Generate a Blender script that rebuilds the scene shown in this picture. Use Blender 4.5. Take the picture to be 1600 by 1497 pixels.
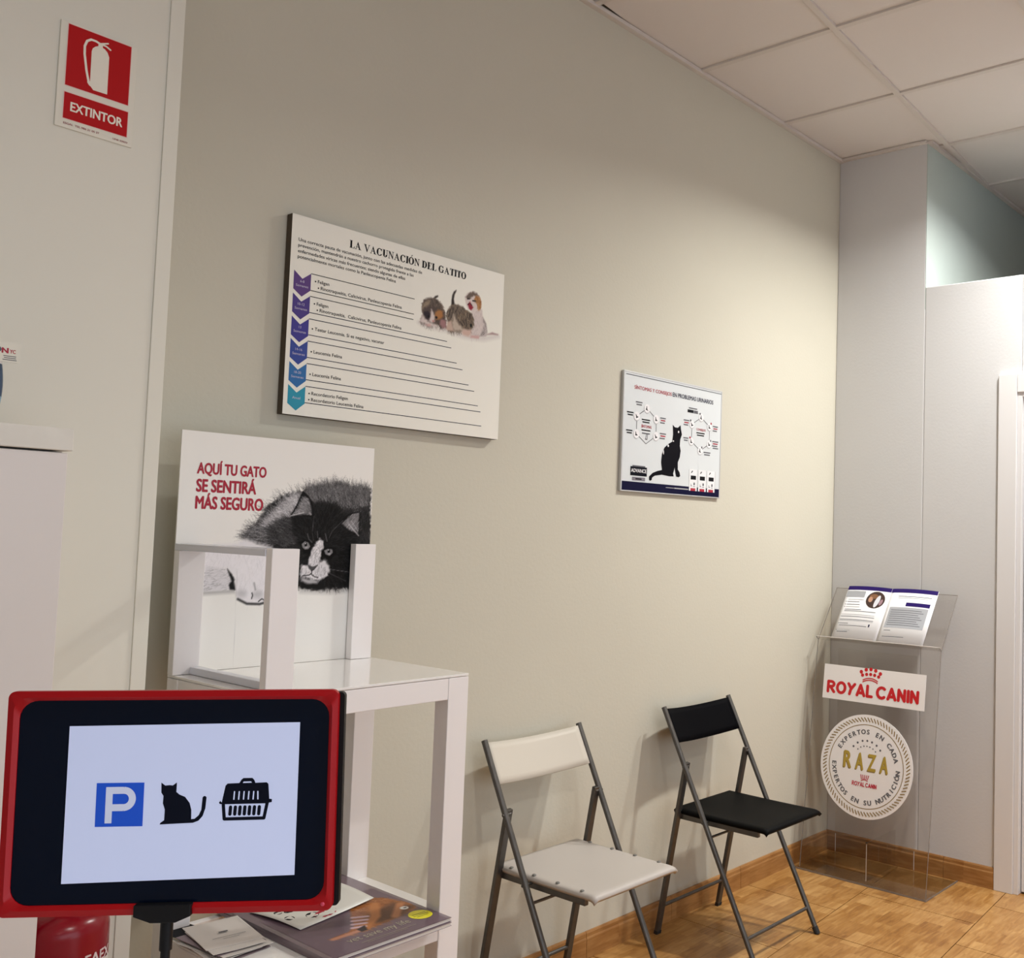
import bpy, bmesh, math, random
import numpy as np
from mathutils import Vector, Matrix
PI = math.pi
random.seed(7)
scene = bpy.context.scene
for o in list(bpy.data.objects): bpy.data.objects.remove(o)
C = scene.collection

# ---------------------------------------------------------------- camera
cam_data = bpy.data.cameras.new('camera')
cam_data.sensor_fit = 'HORIZONTAL'; cam_data.sensor_width = 36.0
cam_data.lens = 1589.8/1600*36.0
cam_data.shift_x = -238.97/1600; cam_data.shift_y = -10.2/1600
cam_data.clip_start = .05
cam = bpy.data.objects.new('camera', cam_data); C.objects.link(cam)
_r, _u, _f = Vector((.61829,-.78537,.03016)), Vector((-.06532,-.01310,.99778)), Vector((.78323,.61888,.05940))
cam.matrix_world = Matrix(((_r.x,_u.x,-_f.x,-4.1368),(_r.y,_u.y,-_f.y,-2.2806),(_r.z,_u.z,-_f.z,1.3904),(0,0,0,1)))
scene.camera = cam

# ---------------------------------------------------------------- world (daylight outside the shop front) and exposure
world = bpy.data.worlds.new('world'); scene.world = world; world.use_nodes = True
_bg = world.node_tree.nodes['Background']
_bg.inputs[0].default_value = (.80,.88,1.0,1); _bg.inputs[1].default_value = 1.6
scene.view_settings.view_transform = 'Standard'; scene.view_settings.look = 'None'
scene.view_settings.gamma = 1.0; scene.view_settings.use_curve_mapping = False
scene.view_settings.exposure = 0.38
DOWNLIGHTS = [(-.60,-1.35,28),(-.02,-1.25,20),(-3.0,-2.6,14),(-4.7,-3.9,3),(-2.6,-3.9,3),(-.6,-3.9,3),(1.9,-2.2,.8)]
DOWN_COL = (.985,.97,.925)
scene.cycles.transparent_max_bounces = 32; scene.cycles.max_bounces = 6; scene.cycles.diffuse_bounces = 4; scene.cycles.glossy_bounces = 3
scene.cycles.caustics_reflective = False; scene.cycles.caustics_refractive = False

# ---------------------------------------------------------------- helpers
def srgb(h):
    h = h.lstrip('#'); v = [int(h[i:i+2],16)/255 for i in (0,2,4)]
    return tuple(c/12.92 if c <= .04045 else ((c+.055)/1.055)**2.4 for c in v)
MATS = {}
def mat(name, col, rough=.6, metal=0., spec=.5, bump=0., bscale=60., var=0., vscale=4., coat=0., emit=None, estr=0.):
    if name in MATS: return MATS[name]
    m = bpy.data.materials.new(name); m.use_nodes = True; nt = m.node_tree; b = nt.nodes['Principled BSDF']
    if isinstance(col, str): col = srgb(col)
    b.inputs['Base Color'].default_value = (*col,1); b.inputs['Roughness'].default_value = rough
    b.inputs['Metallic'].default_value = metal; b.inputs['Specular IOR Level'].default_value = spec
    if coat: b.inputs['Coat Weight'].default_value = coat; b.inputs['Coat Roughness'].default_value = .08
    if emit: b.inputs['Emission Color'].default_value = (*emit,1); b.inputs['Emission Strength'].default_value = estr
    tc = None
    if var or bump: tc = nt.nodes.new('ShaderNodeTexCoord')
    if var:
        n = nt.nodes.new('ShaderNodeTexNoise'); n.inputs['Scale'].default_value = vscale; n.inputs['Detail'].default_value = 5
        r = nt.nodes.new('ShaderNodeMapRange'); r.inputs['From Min'].default_value = .3; r.inputs['From Max'].default_value = .7
        r.inputs['To Min'].default_value = 1-var; r.inputs['To Max'].default_value = 1+var
        x = nt.nodes.new('ShaderNodeVectorMath'); x.operation = 'SCALE'; x.inputs[0].default_value = col
        nt.links.new(tc.outputs['Object'], n.inputs['Vector']); nt.links.new(n.outputs['Fac'], r.inputs['Value'])
        nt.links.new(r.outputs[0], x.inputs['Scale']); nt.links.new(x.outputs[0], b.inputs['Base Color'])
    if bump:
        n = nt.nodes.new('ShaderNodeTexNoise'); n.inputs['Scale'].default_value = bscale; n.inputs['Detail'].default_value = 4
        u = nt.nodes.new('ShaderNodeBump'); u.inputs['Strength'].default_value = bump; u.inputs['Distance'].default_value = .004
        nt.links.new(tc.outputs['Object'], n.inputs['Vector']); nt.links.new(n.outputs['Fac'], u.inputs['Height'])
        nt.links.new(u.outputs[0], b.inputs['Normal'])
    MATS[name] = m; return m
def wood_tile_mat(name, c_lo, c_mid, c_hi, bw, bh, along='x', rough=.35):
    """ceramic tile with a printed block-parquet pattern"""
    m = bpy.data.materials.new(name); m.use_nodes = True; nt = m.node_tree; b = nt.nodes['Principled BSDF']; N = nt.nodes.new; Lk = nt.links.new
    g = N('ShaderNodeNewGeometry'); mp = N('ShaderNodeMapping')
    if along == 'y': mp.inputs['Rotation'].default_value = (0,0,PI/2)
    if along == 'wall': mp.inputs['Rotation'].default_value = (PI/2,0,0)
    Lk(g.outputs['Position'], mp.inputs['Vector'])
    br = N('ShaderNodeTexBrick'); br.offset = .43; br.offset_frequency = 2; br.squash = 1.0
    br.inputs['Color1'].default_value = (0,0,0,1); br.inputs['Color2'].default_value = (1,1,1,1); br.inputs['Mortar'].default_value = (.5,.5,.5,1)
    br.inputs['Scale'].default_value = 1.; br.inputs['Mortar Size'].default_value = 0.; br.inputs['Bias'].default_value = 0.
    br.inputs['Brick Width'].default_value = bw; br.inputs['Row Height'].default_value = bh
    Lk(mp.outputs[0], br.inputs['Vector'])
    st = N('ShaderNodeVectorMath'); st.operation = 'MULTIPLY'; st.inputs[1].default_value = (7,60,60); Lk(mp.outputs[0], st.inputs[0])
    of = N('ShaderNodeVectorMath'); of.operation = 'SCALE'; of.inputs['Scale'].default_value = 9.; Lk(br.outputs['Color'], of.inputs[0])
    ad = N('ShaderNodeVectorMath'); ad.operation = 'ADD'; Lk(st.outputs[0], ad.inputs[0]); Lk(of.outputs[0], ad.inputs[1])
    n1 = N('ShaderNodeTexNoise'); n1.inputs['Scale'].default_value = 1.; n1.inputs['Detail'].default_value = 6; n1.inputs['Distortion'].default_value = 1.2; Lk(ad.outputs[0], n1.inputs['Vector'])
    n2 = N('ShaderNodeTexNoise'); n2.inputs['Scale'].default_value = 11.; n2.inputs['Detail'].default_value = 3; Lk(mp.outputs[0], n2.inputs['Vector'])
    a1 = N('ShaderNodeMath'); a1.operation = 'MULTIPLY_ADD'; a1.inputs[1].default_value = .24; Lk(br.outputs['Color'], a1.inputs[0])
    a2 = N('ShaderNodeMath'); a2.operation = 'MULTIPLY_ADD'; a2.inputs[1].default_value = .70; Lk(n1.outputs['Fac'], a2.inputs[0])
    a3 = N('ShaderNodeMath'); a3.operation = 'MULTIPLY'; a3.inputs[1].default_value = .35; Lk(n2.outputs['Fac'], a3.inputs[0])
    Lk(a3.outputs[0], a2.inputs[2]); Lk(a2.outputs[0], a1.inputs[2])
    cr = N('ShaderNodeValToRGB'); e = cr.color_ramp.elements
    e[0].position = .30; e[0].color = (*c_lo,1); e[1].position = .92; e[1].color = (*c_hi,1); k = e.new(.58); k.color = (*c_mid,1)
    Lk(a1.outputs[0], cr.inputs[0]); Lk(cr.outputs[0], b.inputs['Base Color']); b.inputs['Roughness'].default_value = rough
    return m
class MB:
    """collects simple solids into one mesh"""
    def __init__(s): s.bm = bmesh.new()
    def _add(s, vs, fs):
        v = [s.bm.verts.new(p) for p in vs]
        for f in fs:
            try: s.bm.faces.new([v[i] for i in f])
            except ValueError: pass
        return v
    def box(s, lo, hi):
        (a,b,c),(d,e,f) = lo, hi
        s._add([(a,b,c),(d,b,c),(d,e,c),(a,e,c),(a,b,f),(d,b,f),(d,e,f),(a,e,f)],
               [(3,2,1,0),(4,5,6,7),(0,1,5,4),(1,2,6,5),(2,3,7,6),(3,0,4,7)]); return s
    def prism(s, poly, z0, z1):
        n = len(poly); s._add([(x,y,z0) for x,y in poly]+[(x,y,z1) for x,y in poly],
            [tuple(range(n))[::-1], tuple(range(n,2*n))]+[(i,(i+1)%n,n+(i+1)%n,n+i) for i in range(n)]); return s
    def tube(s, pts, r, n=12, flat=1., up=(0,0,1), square=False):
        P = [Vector(p) for p in pts]; rings = []; up = Vector(up)
        if not isinstance(r,(list,tuple)): r = [r]*len(P)
        for i,p in enumerate(P):
            t = (P[min(i+1,len(P)-1)]-P[max(i-1,0)]).normalized()
            a = t.cross(up)
            if a.length < 1e-3: a = t.cross(Vector((1,0,0)))
            a.normalize(); b = a.cross(t)
            ring = []
            for k in range(n):
                an = 2*PI*(k+(.5 if square else 0))/n
                ca, sa = math.cos(an), math.sin(an)
                if square: q = math.sqrt(2) if n == 4 else 1.; ca *= q; sa *= q
                ring.append(s.bm.verts.new(p+a*ca*r[i]+b*sa*r[i]*flat))
            rings.append(ring)
        for A,B in zip(rings[:-1],rings[1:]):
            for k in range(n): s.bm.faces.new((A[k],A[(k+1)%n],B[(k+1)%n],B[k]))
        s.bm.faces.new(rings[0][::-1]); s.bm.faces.new(rings[-1]); return s
    def lathe(s, prof, n=32, c=(0,0,0)):
        rings = []
        for r,z in prof:
            rings.append([s.bm.verts.new((c[0]+r*math.cos(2*PI*k/n),c[1]+r*math.sin(2*PI*k/n),c[2]+z)) for k in range(n)] if r > 1e-6 else [s.bm.verts.new((c[0],c[1],c[2]+z))])
        for A,B in zip(rings[:-1],rings[1:]):
            for k in range(n):
                q = [A[k%len(A)],A[(k+1)%len(A)],B[(k+1)%len(B)],B[k%len(B)]]; u = []
                for w in q:
                    if w not in u: u.append(w)
                if len(u) > 2: s.bm.faces.new(u)
        return s
    def grid(s, nu, nv, fn, thick=None):
        V = [[s.bm.verts.new(fn(i/nu,j/nv)) for i in range(nu+1)] for j in range(nv+1)]
        for j in range(nv):
            for i in range(nu): s.bm.faces.new((V[j][i],V[j][i+1],V[j+1][i+1],V[j+1][i]))
        return s
    def build(s, name, m, parent=None, bevel=0., smooth=False, solid=0., loc=None, rot=None, seg=2):
        bmesh.ops.recalc_face_normals(s.bm, faces=s.bm.faces)
        me = bpy.data.meshes.new(name); s.bm.to_mesh(me); s.bm.free()
        return link(name, me, m, parent, bevel, smooth, solid, loc, rot, seg)
def link(name, me, m, parent=None, bevel=0., smooth=False, solid=0., loc=None, rot=None, seg=2):
    o = bpy.data.objects.new(name, me); C.objects.link(o)
    if m is not None and not me.materials: me.materials.append(m)
    if parent: o.parent = parent
    if loc: o.location = loc
    if rot: o.rotation_euler = rot
    if solid: q = o.modifiers.new('solid','SOLIDIFY'); q.thickness = abs(solid); q.offset = -1 if solid > 0 else 1
    if bevel: q = o.modifiers.new('bevel','BEVEL'); q.width = bevel; q.segments = seg; q.limit_method = 'ANGLE'; q.angle_limit = .6
    if smooth:
        for p in me.polygons: p.use_smooth = True
        if bevel or smooth == 'auto':
            me.shade_smooth() if hasattr(me,'shade_smooth') else None
            try: me.set_sharp_from_angle(angle=.7)
            except Exception: pass
    return o
def bx(name, lo, hi, m, parent=None, bevel=0.): return MB().box(lo,hi).build(name, m, parent, bevel)
def thing(name, label, cat, loc=(0,0,0), rot=(0,0,0), group=None):
    o = bpy.data.objects.new(name, None); C.objects.link(o); o.empty_display_size = .05
    o.location = loc; o.rotation_euler = rot; o['label'] = label; o['category'] = cat
    if group: o['group'] = group
    return o
def tag(o, label, cat, group=None):
    o['label'] = label; o['category'] = cat
    if group: o['group'] = group
    return o
def struct(o, label=None):
    o['kind'] = 'structure'
    if label: o['label'] = label
    return o
TO_BACK = (PI/2,0,0)              # print lies on a face that looks out from the back wall (local x right, y up, z out)
TO_RIGHT = (PI/2,0,-PI/2)         # the same on the right wall

# ---- flat print: 2-D shapes (vertex list, face list) laid on a board
def P(*pts): return (list(pts), [tuple(range(len(pts)))])
def rect(x0,y0,x1,y1): return P((x0,y0),(x1,y0),(x1,y1),(x0,y1))
def disc(cx,cy,r,n=28,ry=None): ry = ry or r; return P(*[(cx+r*math.cos(2*PI*k/n),cy+ry*math.sin(2*PI*k/n)) for k in range(n)])
def ring(cx,cy,r0,r1,n=64,a0=0.,a1=2*PI):
    v = []; f = []
    for k in range(n+1):
        a = a0+(a1-a0)*k/n; v += [(cx+r0*math.cos(a),cy+r0*math.sin(a)),(cx+r1*math.cos(a),cy+r1*math.sin(a))]
    for k in range(n): f.append((2*k,2*k+1,2*k+3,2*k+2))
    return (v,f)
def arc(cx,cy,rx,ry,a0,a1,n=12): return [(cx+rx*math.cos(math.radians(a0+(a1-a0)*k/n)),cy+ry*math.sin(math.radians(a0+(a1-a0)*k/n))) for k in range(n+1)]
def stroke(pts, w, cap=True):
    out = []
    for (x0,y0),(x1,y1) in zip(pts[:-1],pts[1:]):
        dx,dy = x1-x0,y1-y0; l = math.hypot(dx,dy) or 1; nx,ny = -dy/l*w/2,dx/l*w/2
        out.append(P((x0+nx,y0+ny),(x0-nx,y0-ny),(x1-nx,y1-ny),(x1+nx,y1+ny)))
    for i,(x,y) in enumerate(pts):
        if cap or 0 < i < len(pts)-1: out.append(disc(x,y,w/2,12))
    return out
def xf(shapes, sx=1., sy=1., tx=0., ty=0., rot=0., shear=0.):
    c,s = math.cos(rot),math.sin(rot); out = []
    for v,f in shapes:
        w = []
        for x,y in v:
            x,y = x*sx+y*shear,y*sy; w.append((x*c-y*s+tx,x*s+y*c+ty))
        out.append((w,f))
    return out
def bounds(shapes):
    xs = [p[0] for v,f in shapes for p in v]; ys = [p[1] for v,f in shapes for p in v]; return min(xs),min(ys),max(xs),max(ys)
def fit(shapes, x0, y0, x1, y1):
    a,b,c,d = bounds(shapes); sx = (x1-x0)/max(c-a,1e-9); sy = (y1-y0)/max(d-b,1e-9)
    return xf(shapes, sx, sy, x0-a*sx, y0-b*sy)
def text(s, bold=0., space=1.):
    cu = bpy.data.curves.new('t','FONT'); cu.body = s; cu.size = 1.; cu.space_character = space; cu.resolution_u = 3
    cu.dimensions = '2D'; cu.fill_mode = 'BOTH'
    o = bpy.data.objects.new('t',cu); C.objects.link(o); dg = bpy.context.evaluated_depsgraph_get()
    me = bpy.data.meshes.new_from_object(o.evaluated_get(dg)); v = [(p.co.x,p.co.y) for p in me.vertices]; f = [tuple(q.vertices) for q in me.polygons]
    bpy.data.objects.remove(o); bpy.data.curves.remove(cu); bpy.data.meshes.remove(me)
    if not bold: return [(v,f)]
    return [([(x+dx*bold,y+dy*bold) for x,y in v],f) for dx,dy in ((-1,0),(1,0),(0,-.6),(0,.6),(-.6,-.5),(.6,.5),(-.6,.5),(.6,-.5))]
def text_at(s, x, y, cap, width=None, bold=0., align='l', space=1.):
    """text with its baseline at y, capital height cap, stretched to width if given"""
    t = text(s, bold, space); a,b,c,d = bounds(t); k = cap/.729
    sx = width/(c-a) if width else k
    w = (c-a)*sx; tx = x-a*sx - (w/2 if align == 'c' else w if align == 'r' else 0)
    return xf(t, sx, k, tx, y)
def flat(name, shapes, m, parent, z, label=None):
    v = []; f = []
    for a,b in shapes:
        n = len(v); k_ = len(v) and (flat.n+1); flat.n = k_; v += [(x,y,k_*4e-6) for x,y in a]; f += [tuple(i+n for i in q) for q in b]
    me = bpy.data.meshes.new(name); me.from_pydata(v,[],f); me.update()
    bm = bmesh.new(); bm.from_mesh(me)
    for q in bm.faces:
        q.normal_update()
        if q.normal.z < 0: q.normal_flip()
    bm.to_mesh(me); bm.free()
    o = link(name, me, m, parent, loc=(0,0,z))
    if label: o['label'] = label
    return o
flat.n = 0
def print_mat(name, rough=.45):
    m = bpy.data.materials.new(name); m.use_nodes = True; nt = m.node_tree; a = nt.nodes.new('ShaderNodeVertexColor'); a.layer_name = 'print'
    b = nt.nodes['Principled BSDF']; nt.links.new(a.outputs['Color'], b.inputs['Base Color']); b.inputs['Roughness'].default_value = rough; b.inputs['Specular IOR Level'].default_value = .15; return m
def picture(name, cv, m, parent, x0, y0, z):
    """a painted canvas as a grid of coloured points"""
    ny,nx = cv.ny,cv.nx; v = np.zeros((ny*nx,3)); v[:,0] = cv.X.ravel()+x0; v[:,1] = cv.Y.ravel()+y0
    i = np.arange((ny-1)*(nx-1)); r = i//(nx-1); q = i%(nx-1); a = r*nx+q
    F = np.stack([a,a+1,a+nx+1,a+nx],1)
    me = bpy.data.meshes.new(name); me.vertices.add(len(v)); me.vertices.foreach_set('co', v.ravel())
    me.loops.add(F.size); me.polygons.add(len(F)); me.loops.foreach_set('vertex_index', F.ravel().astype(np.int32))
    me.polygons.foreach_set('loop_start', (np.arange(len(F))*4).astype(np.int32)); me.update(calc_edges=True); me.validate()
    c = np.clip(cv.c,0,1); c = np.where(c <= .04045, c/12.92, ((c+.055)/1.055)**2.4)
    at = me.color_attributes.new('print','FLOAT_COLOR','POINT'); at.data.foreach_set('color', np.concatenate([c.reshape(-1,3),np.ones((ny*nx,1))],1).ravel().astype(np.float32))
    return link(name, me, m, parent, loc=(0,0,z))

# ---- lettering drawn by hand: a bold book serif and a rounded logo face
def serif(s):
    th,tn,sf = .27,.105,.065; out = []; x = 0.
    def st(x0,w): return [rect(x0,0,x0+w,1)]
    def sv(x0,x1,y): return [rect(x0,y,x1,y+sf)]
    def bowl(cx,cy,rx,ry,a0,a1,n=26):
        v = []; f = []
        for k in range(n+1):
            a = math.radians(a0+(a1-a0)*k/n); w = tn+(th-tn)*abs(math.cos(a)); v += [(cx+rx*math.cos(a),cy+ry*math.sin(a)),(cx+(rx-w)*math.cos(a),cy+(ry-tn)*math.sin(a))]
        for k in range(n): f.append((2*k,2*k+1,2*k+3,2*k+2))
        return [(v,f)]
    for ch in s:
        g = []; w = .3
        if ch == 'L': g = st(.1,th)+sv(0,.42,.95)+sv(0,.42,0)+[rect(.1,0,.72,.055),P((.72,0),(.76,.3),(.71,.3),(.6,.05))]; w = .76
        elif ch == 'I': g = st(.1,th)+sv(0,.4,.95)+sv(0,.4,0); w = .4
        elif ch == 'A': g = [P((.09,0),(.155,0),(.46,.86),(.42,1)),P((.40,1),(.46,1),(.86,0),(.64,0),(.36,.80)),rect(.2,.3,.6,.37)]+sv(0,.26,0)+sv(.54,.95,0); w = .95
        elif ch == 'V': g = [P((.84,1),(.775,1),(.47,.14),(.51,0)),P((.53,0),(.47,0),(.07,1),(.29,1),(.57,.2))]+sv(0,.39,.95)+sv(.68,.93,.95); w = .93
        elif ch == 'N': g = [rect(.12,0,.19,1),rect(.70,0,.77,1),P((.05,1),(.27,1),(.77,.18),(.77,0),(.70,0))]+sv(0,.2,.95)+sv(0,.31,0)+sv(.58,.89,.95); w = .89
        elif ch == 'U': g = [rect(.1,.33,.1+th,1),rect(.68,.33,.75,1),bowl(.425,.33,.325,.34,180,360)[0]]+sv(0,.4,.95)+sv(.56,.87,.95); w = .87
        elif ch == 'T': g = st(.28,th)+sv(.18,.58,0)+[rect(.02,.94,.74,1),P((.02,1),(0,.70),(.05,.70),(.14,.94)),P((.74,1),(.76,.70),(.71,.70),(.62,.94))]; w = .76
        elif ch == 'E': g = st(.1,th)+sv(0,.4,.95)+[rect(0,0,.72,.055),rect(0,.945,.68,1),rect(.3,.48,.5,.54),rect(.47,.38,.51,.64),P((.72,0),(.76,.28),(.71,.28),(.6,.05)),P((.68,1),(.70,.74),(.65,.74),(.56,.95))]; w = .76
        elif ch == 'D': g = st(.1,th)+[rect(0,0,.4,.055),rect(0,.945,.4,1)]+bowl(.4,.5,.46,.5,-90,90); w = .88
        elif ch in 'OÓ':
            g = bowl(.46,.5,.46,.52,0,360,40); w = .92
            if ch == 'Ó': g += [P((.42,1.1),(.5,1.1),(.66,1.34),(.54,1.36))]
        elif ch in 'CG':
            g = bowl(.46,.5,.46,.52,38,322,34)+[P((.78,1),(.82,1),(.82,.66),(.78,.66),(.70,.82))]; w = .88
            if ch == 'C': g += [P((.80,.30),(.84,.26),(.74,.06),(.68,.12))]
            else: g += [rect(.68,.05,.84,.42)]+sv(.54,.94,.40); w = .96
        out += xf(g,1,1,x,0); x += w+.05
    return out
def rounded(s, w=.19):
    out = []; x = 0.; h = w/2
    for ch in s:
        k = []; adv = .7
        if ch == 'R': k = [[(h,h),(h,1-h)],[(h,1-h),(.36,1-h)]+arc(.36,.70,.22,.30-h,90,-90,8)+[(h,.48)],[(.32,.46),(.60,h)]]; adv = .70
        if ch == 'O': k = [arc(.42,.5,.42-h,.5-h,0,360,24)]; adv = .84
        if ch == 'Y': k = [[(h,1-h),(.34,.52)],[(.60,1-h),(.34,.52),(.30,.44),(.22,h)]]; adv = .66
        if ch == 'A': k = [[(h,h),(.36,1-h),(.66,h)],[(.2,.30),(.54,.30)]]; adv = .74
        if ch == 'L': k = [[(h,1-h),(h,h),(.46,h)]]; adv = .52
        if ch == 'C': k = [arc(.44,.5,.44-h,.5-h,50,310,18)]; adv = .78
        if ch == 'N': k = [[(h,h),(h,1-h),(.56,h),(.56,1-h)]]; adv = .66
        if ch == 'I': k = [[(h,h),(h,1-h)]]; adv = .2
        if ch == ' ': adv = .16
        for q in k: out += xf(stroke(q,w),1,1,x,0)
        x += adv+.05
    return out
def crown_dots(cx, cy, w):
    s = []; u = w/9
    for i,r in ((-2,1.),(-1,1.),(0,1.),(1,1.),(2,1.)): s.append(disc(cx+i*2.0*u, cy+4.6*u-abs(i)*abs(i)*.32*u, .72*u,14))
    for i in (-1.5,-.75,0,.75,1.5): s.append(disc(cx+i*2.25*u, cy+2.7*u-i*i*.26*u, .66*u,14))
    s += stroke(arc(cx,cy-4.2*u,5.6*u,5.4*u,57,123,10),.42*u); s += stroke(arc(cx,cy-4.9*u,5.6*u,5.4*u,57,123,10),.42*u)
    return s

# ---- painted prints
class Canvas:
    """a printed picture: colour samples on a regular grid, painted with soft shapes and short fur strokes"""
    def __init__(s,w,h,step,bg,seed=1):
        s.nx=int(round(w/step))+1; s.ny=int(round(h/step))+1; s.w=w; s.h=h
        s.X,s.Y=np.meshgrid(np.linspace(0,w,s.nx),np.linspace(0,h,s.ny))
        s.c=np.zeros((s.ny,s.nx,3))+np.array(bg,float); s.r=np.random.RandomState(seed)
        s.n=s.noise(step*3)
    def noise(s,cell):
        gx=int(s.w/cell)+3; gy=int(s.h/cell)+3; g=s.r.rand(gy,gx)*2-1
        fx=s.X/cell; fy=s.Y/cell; ix=fx.astype(int); iy=fy.astype(int); a=fx-ix; b=fy-iy
        a=a*a*(3-2*a); b=b*b*(3-2*b)
        return (g[iy,ix]*(1-a)+g[iy,ix+1]*a)*(1-b)+(g[iy+1,ix]*(1-a)+g[iy+1,ix+1]*a)*b
    def sdf(s,P,X=None,Y=None):
        X=s.X if X is None else X; Y=s.Y if Y is None else Y
        P=np.asarray(P,float); d=np.full(X.shape,1e9); ins=np.zeros(X.shape,bool)
        for i in range(len(P)):
            x0,y0=P[i-1]; x1,y1=P[i]; ex,ey=x1-x0,y1-y0
            t=np.clip(((X-x0)*ex+(Y-y0)*ey)/(ex*ex+ey*ey+1e-12),0,1)
            d=np.minimum(d,np.hypot(X-x0-t*ex,Y-y0-t*ey))
            if y0!=y1: ins^=((Y<y0)!=(Y<y1))&(X<x0+ex*(Y-y0)/ey)
        return np.where(ins,-d,d)
    def blob(s,P,col,soft=.002,fuzz=0.,alpha=1.):
        a=np.clip(.5-(s.sdf(P)+s.n*fuzz)/(2*soft),0,1)*alpha
        s.c+=(np.array(col,float)-s.c)*a[...,None]
    def oval(s,cx,cy,rx,ry,col,soft=.002,rot=0.,fuzz=0.,alpha=1.):
        t=np.linspace(0,2*np.pi,28,endpoint=False); c,q=np.cos(rot),np.sin(rot)
        s.blob(np.stack([cx+rx*np.cos(t)*c-ry*np.sin(t)*q,cy+rx*np.cos(t)*q+ry*np.sin(t)*c],1),col,soft,fuzz,alpha)
    def line(s,pts,wid,col,soft=.001,alpha=1.):
        d=np.full(s.X.shape,1e9)
        for (x0,y0),(x1,y1) in zip(pts[:-1],pts[1:]):
            ex,ey=x1-x0,y1-y0; t=np.clip(((s.X-x0)*ex+(s.Y-y0)*ey)/(ex*ex+ey*ey+1e-12),0,1)
            d=np.minimum(d,np.hypot(s.X-x0-t*ex,s.Y-y0-t*ey))
        a=np.clip(.5-(d-wid/2)/(2*soft),0,1)*alpha
        s.c+=(np.array(col,float)-s.c)*a[...,None]
    def fur(s,P,n,ang,length,lo,hi,jit=.35,alpha=.6):
        P=np.asarray(P,float); x0,y0=P.min(0); x1,y1=P.max(0)
        x=s.r.rand(n*2)*(x1-x0)+x0; y=s.r.rand(n*2)*(y1-y0)+y0
        k=s.sdf(P,x,y)<0; x=x[k][:n]; y=y[k][:n]
        A=(ang(x,y) if callable(ang) else ang)+s.r.randn(len(x))*jit
        L=length*(.5+s.r.rand(len(x))); v=s.r.rand(len(x),1); col=np.array(lo)*(1-v)+np.array(hi)*v
        for t in np.linspace(0,1,14):
            px=np.rint((x+np.cos(A)*L*t)/s.w*(s.nx-1)).astype(int); py=np.rint((y+np.sin(A)*L*t)/s.h*(s.ny-1)).astype(int)
            m=(px>=0)&(px<s.nx)&(py>=0)&(py<s.ny); a=alpha*(1-.7*t)
            s.c[py[m],px[m]]+=(col[m]-s.c[py[m],px[m]])*a

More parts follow.
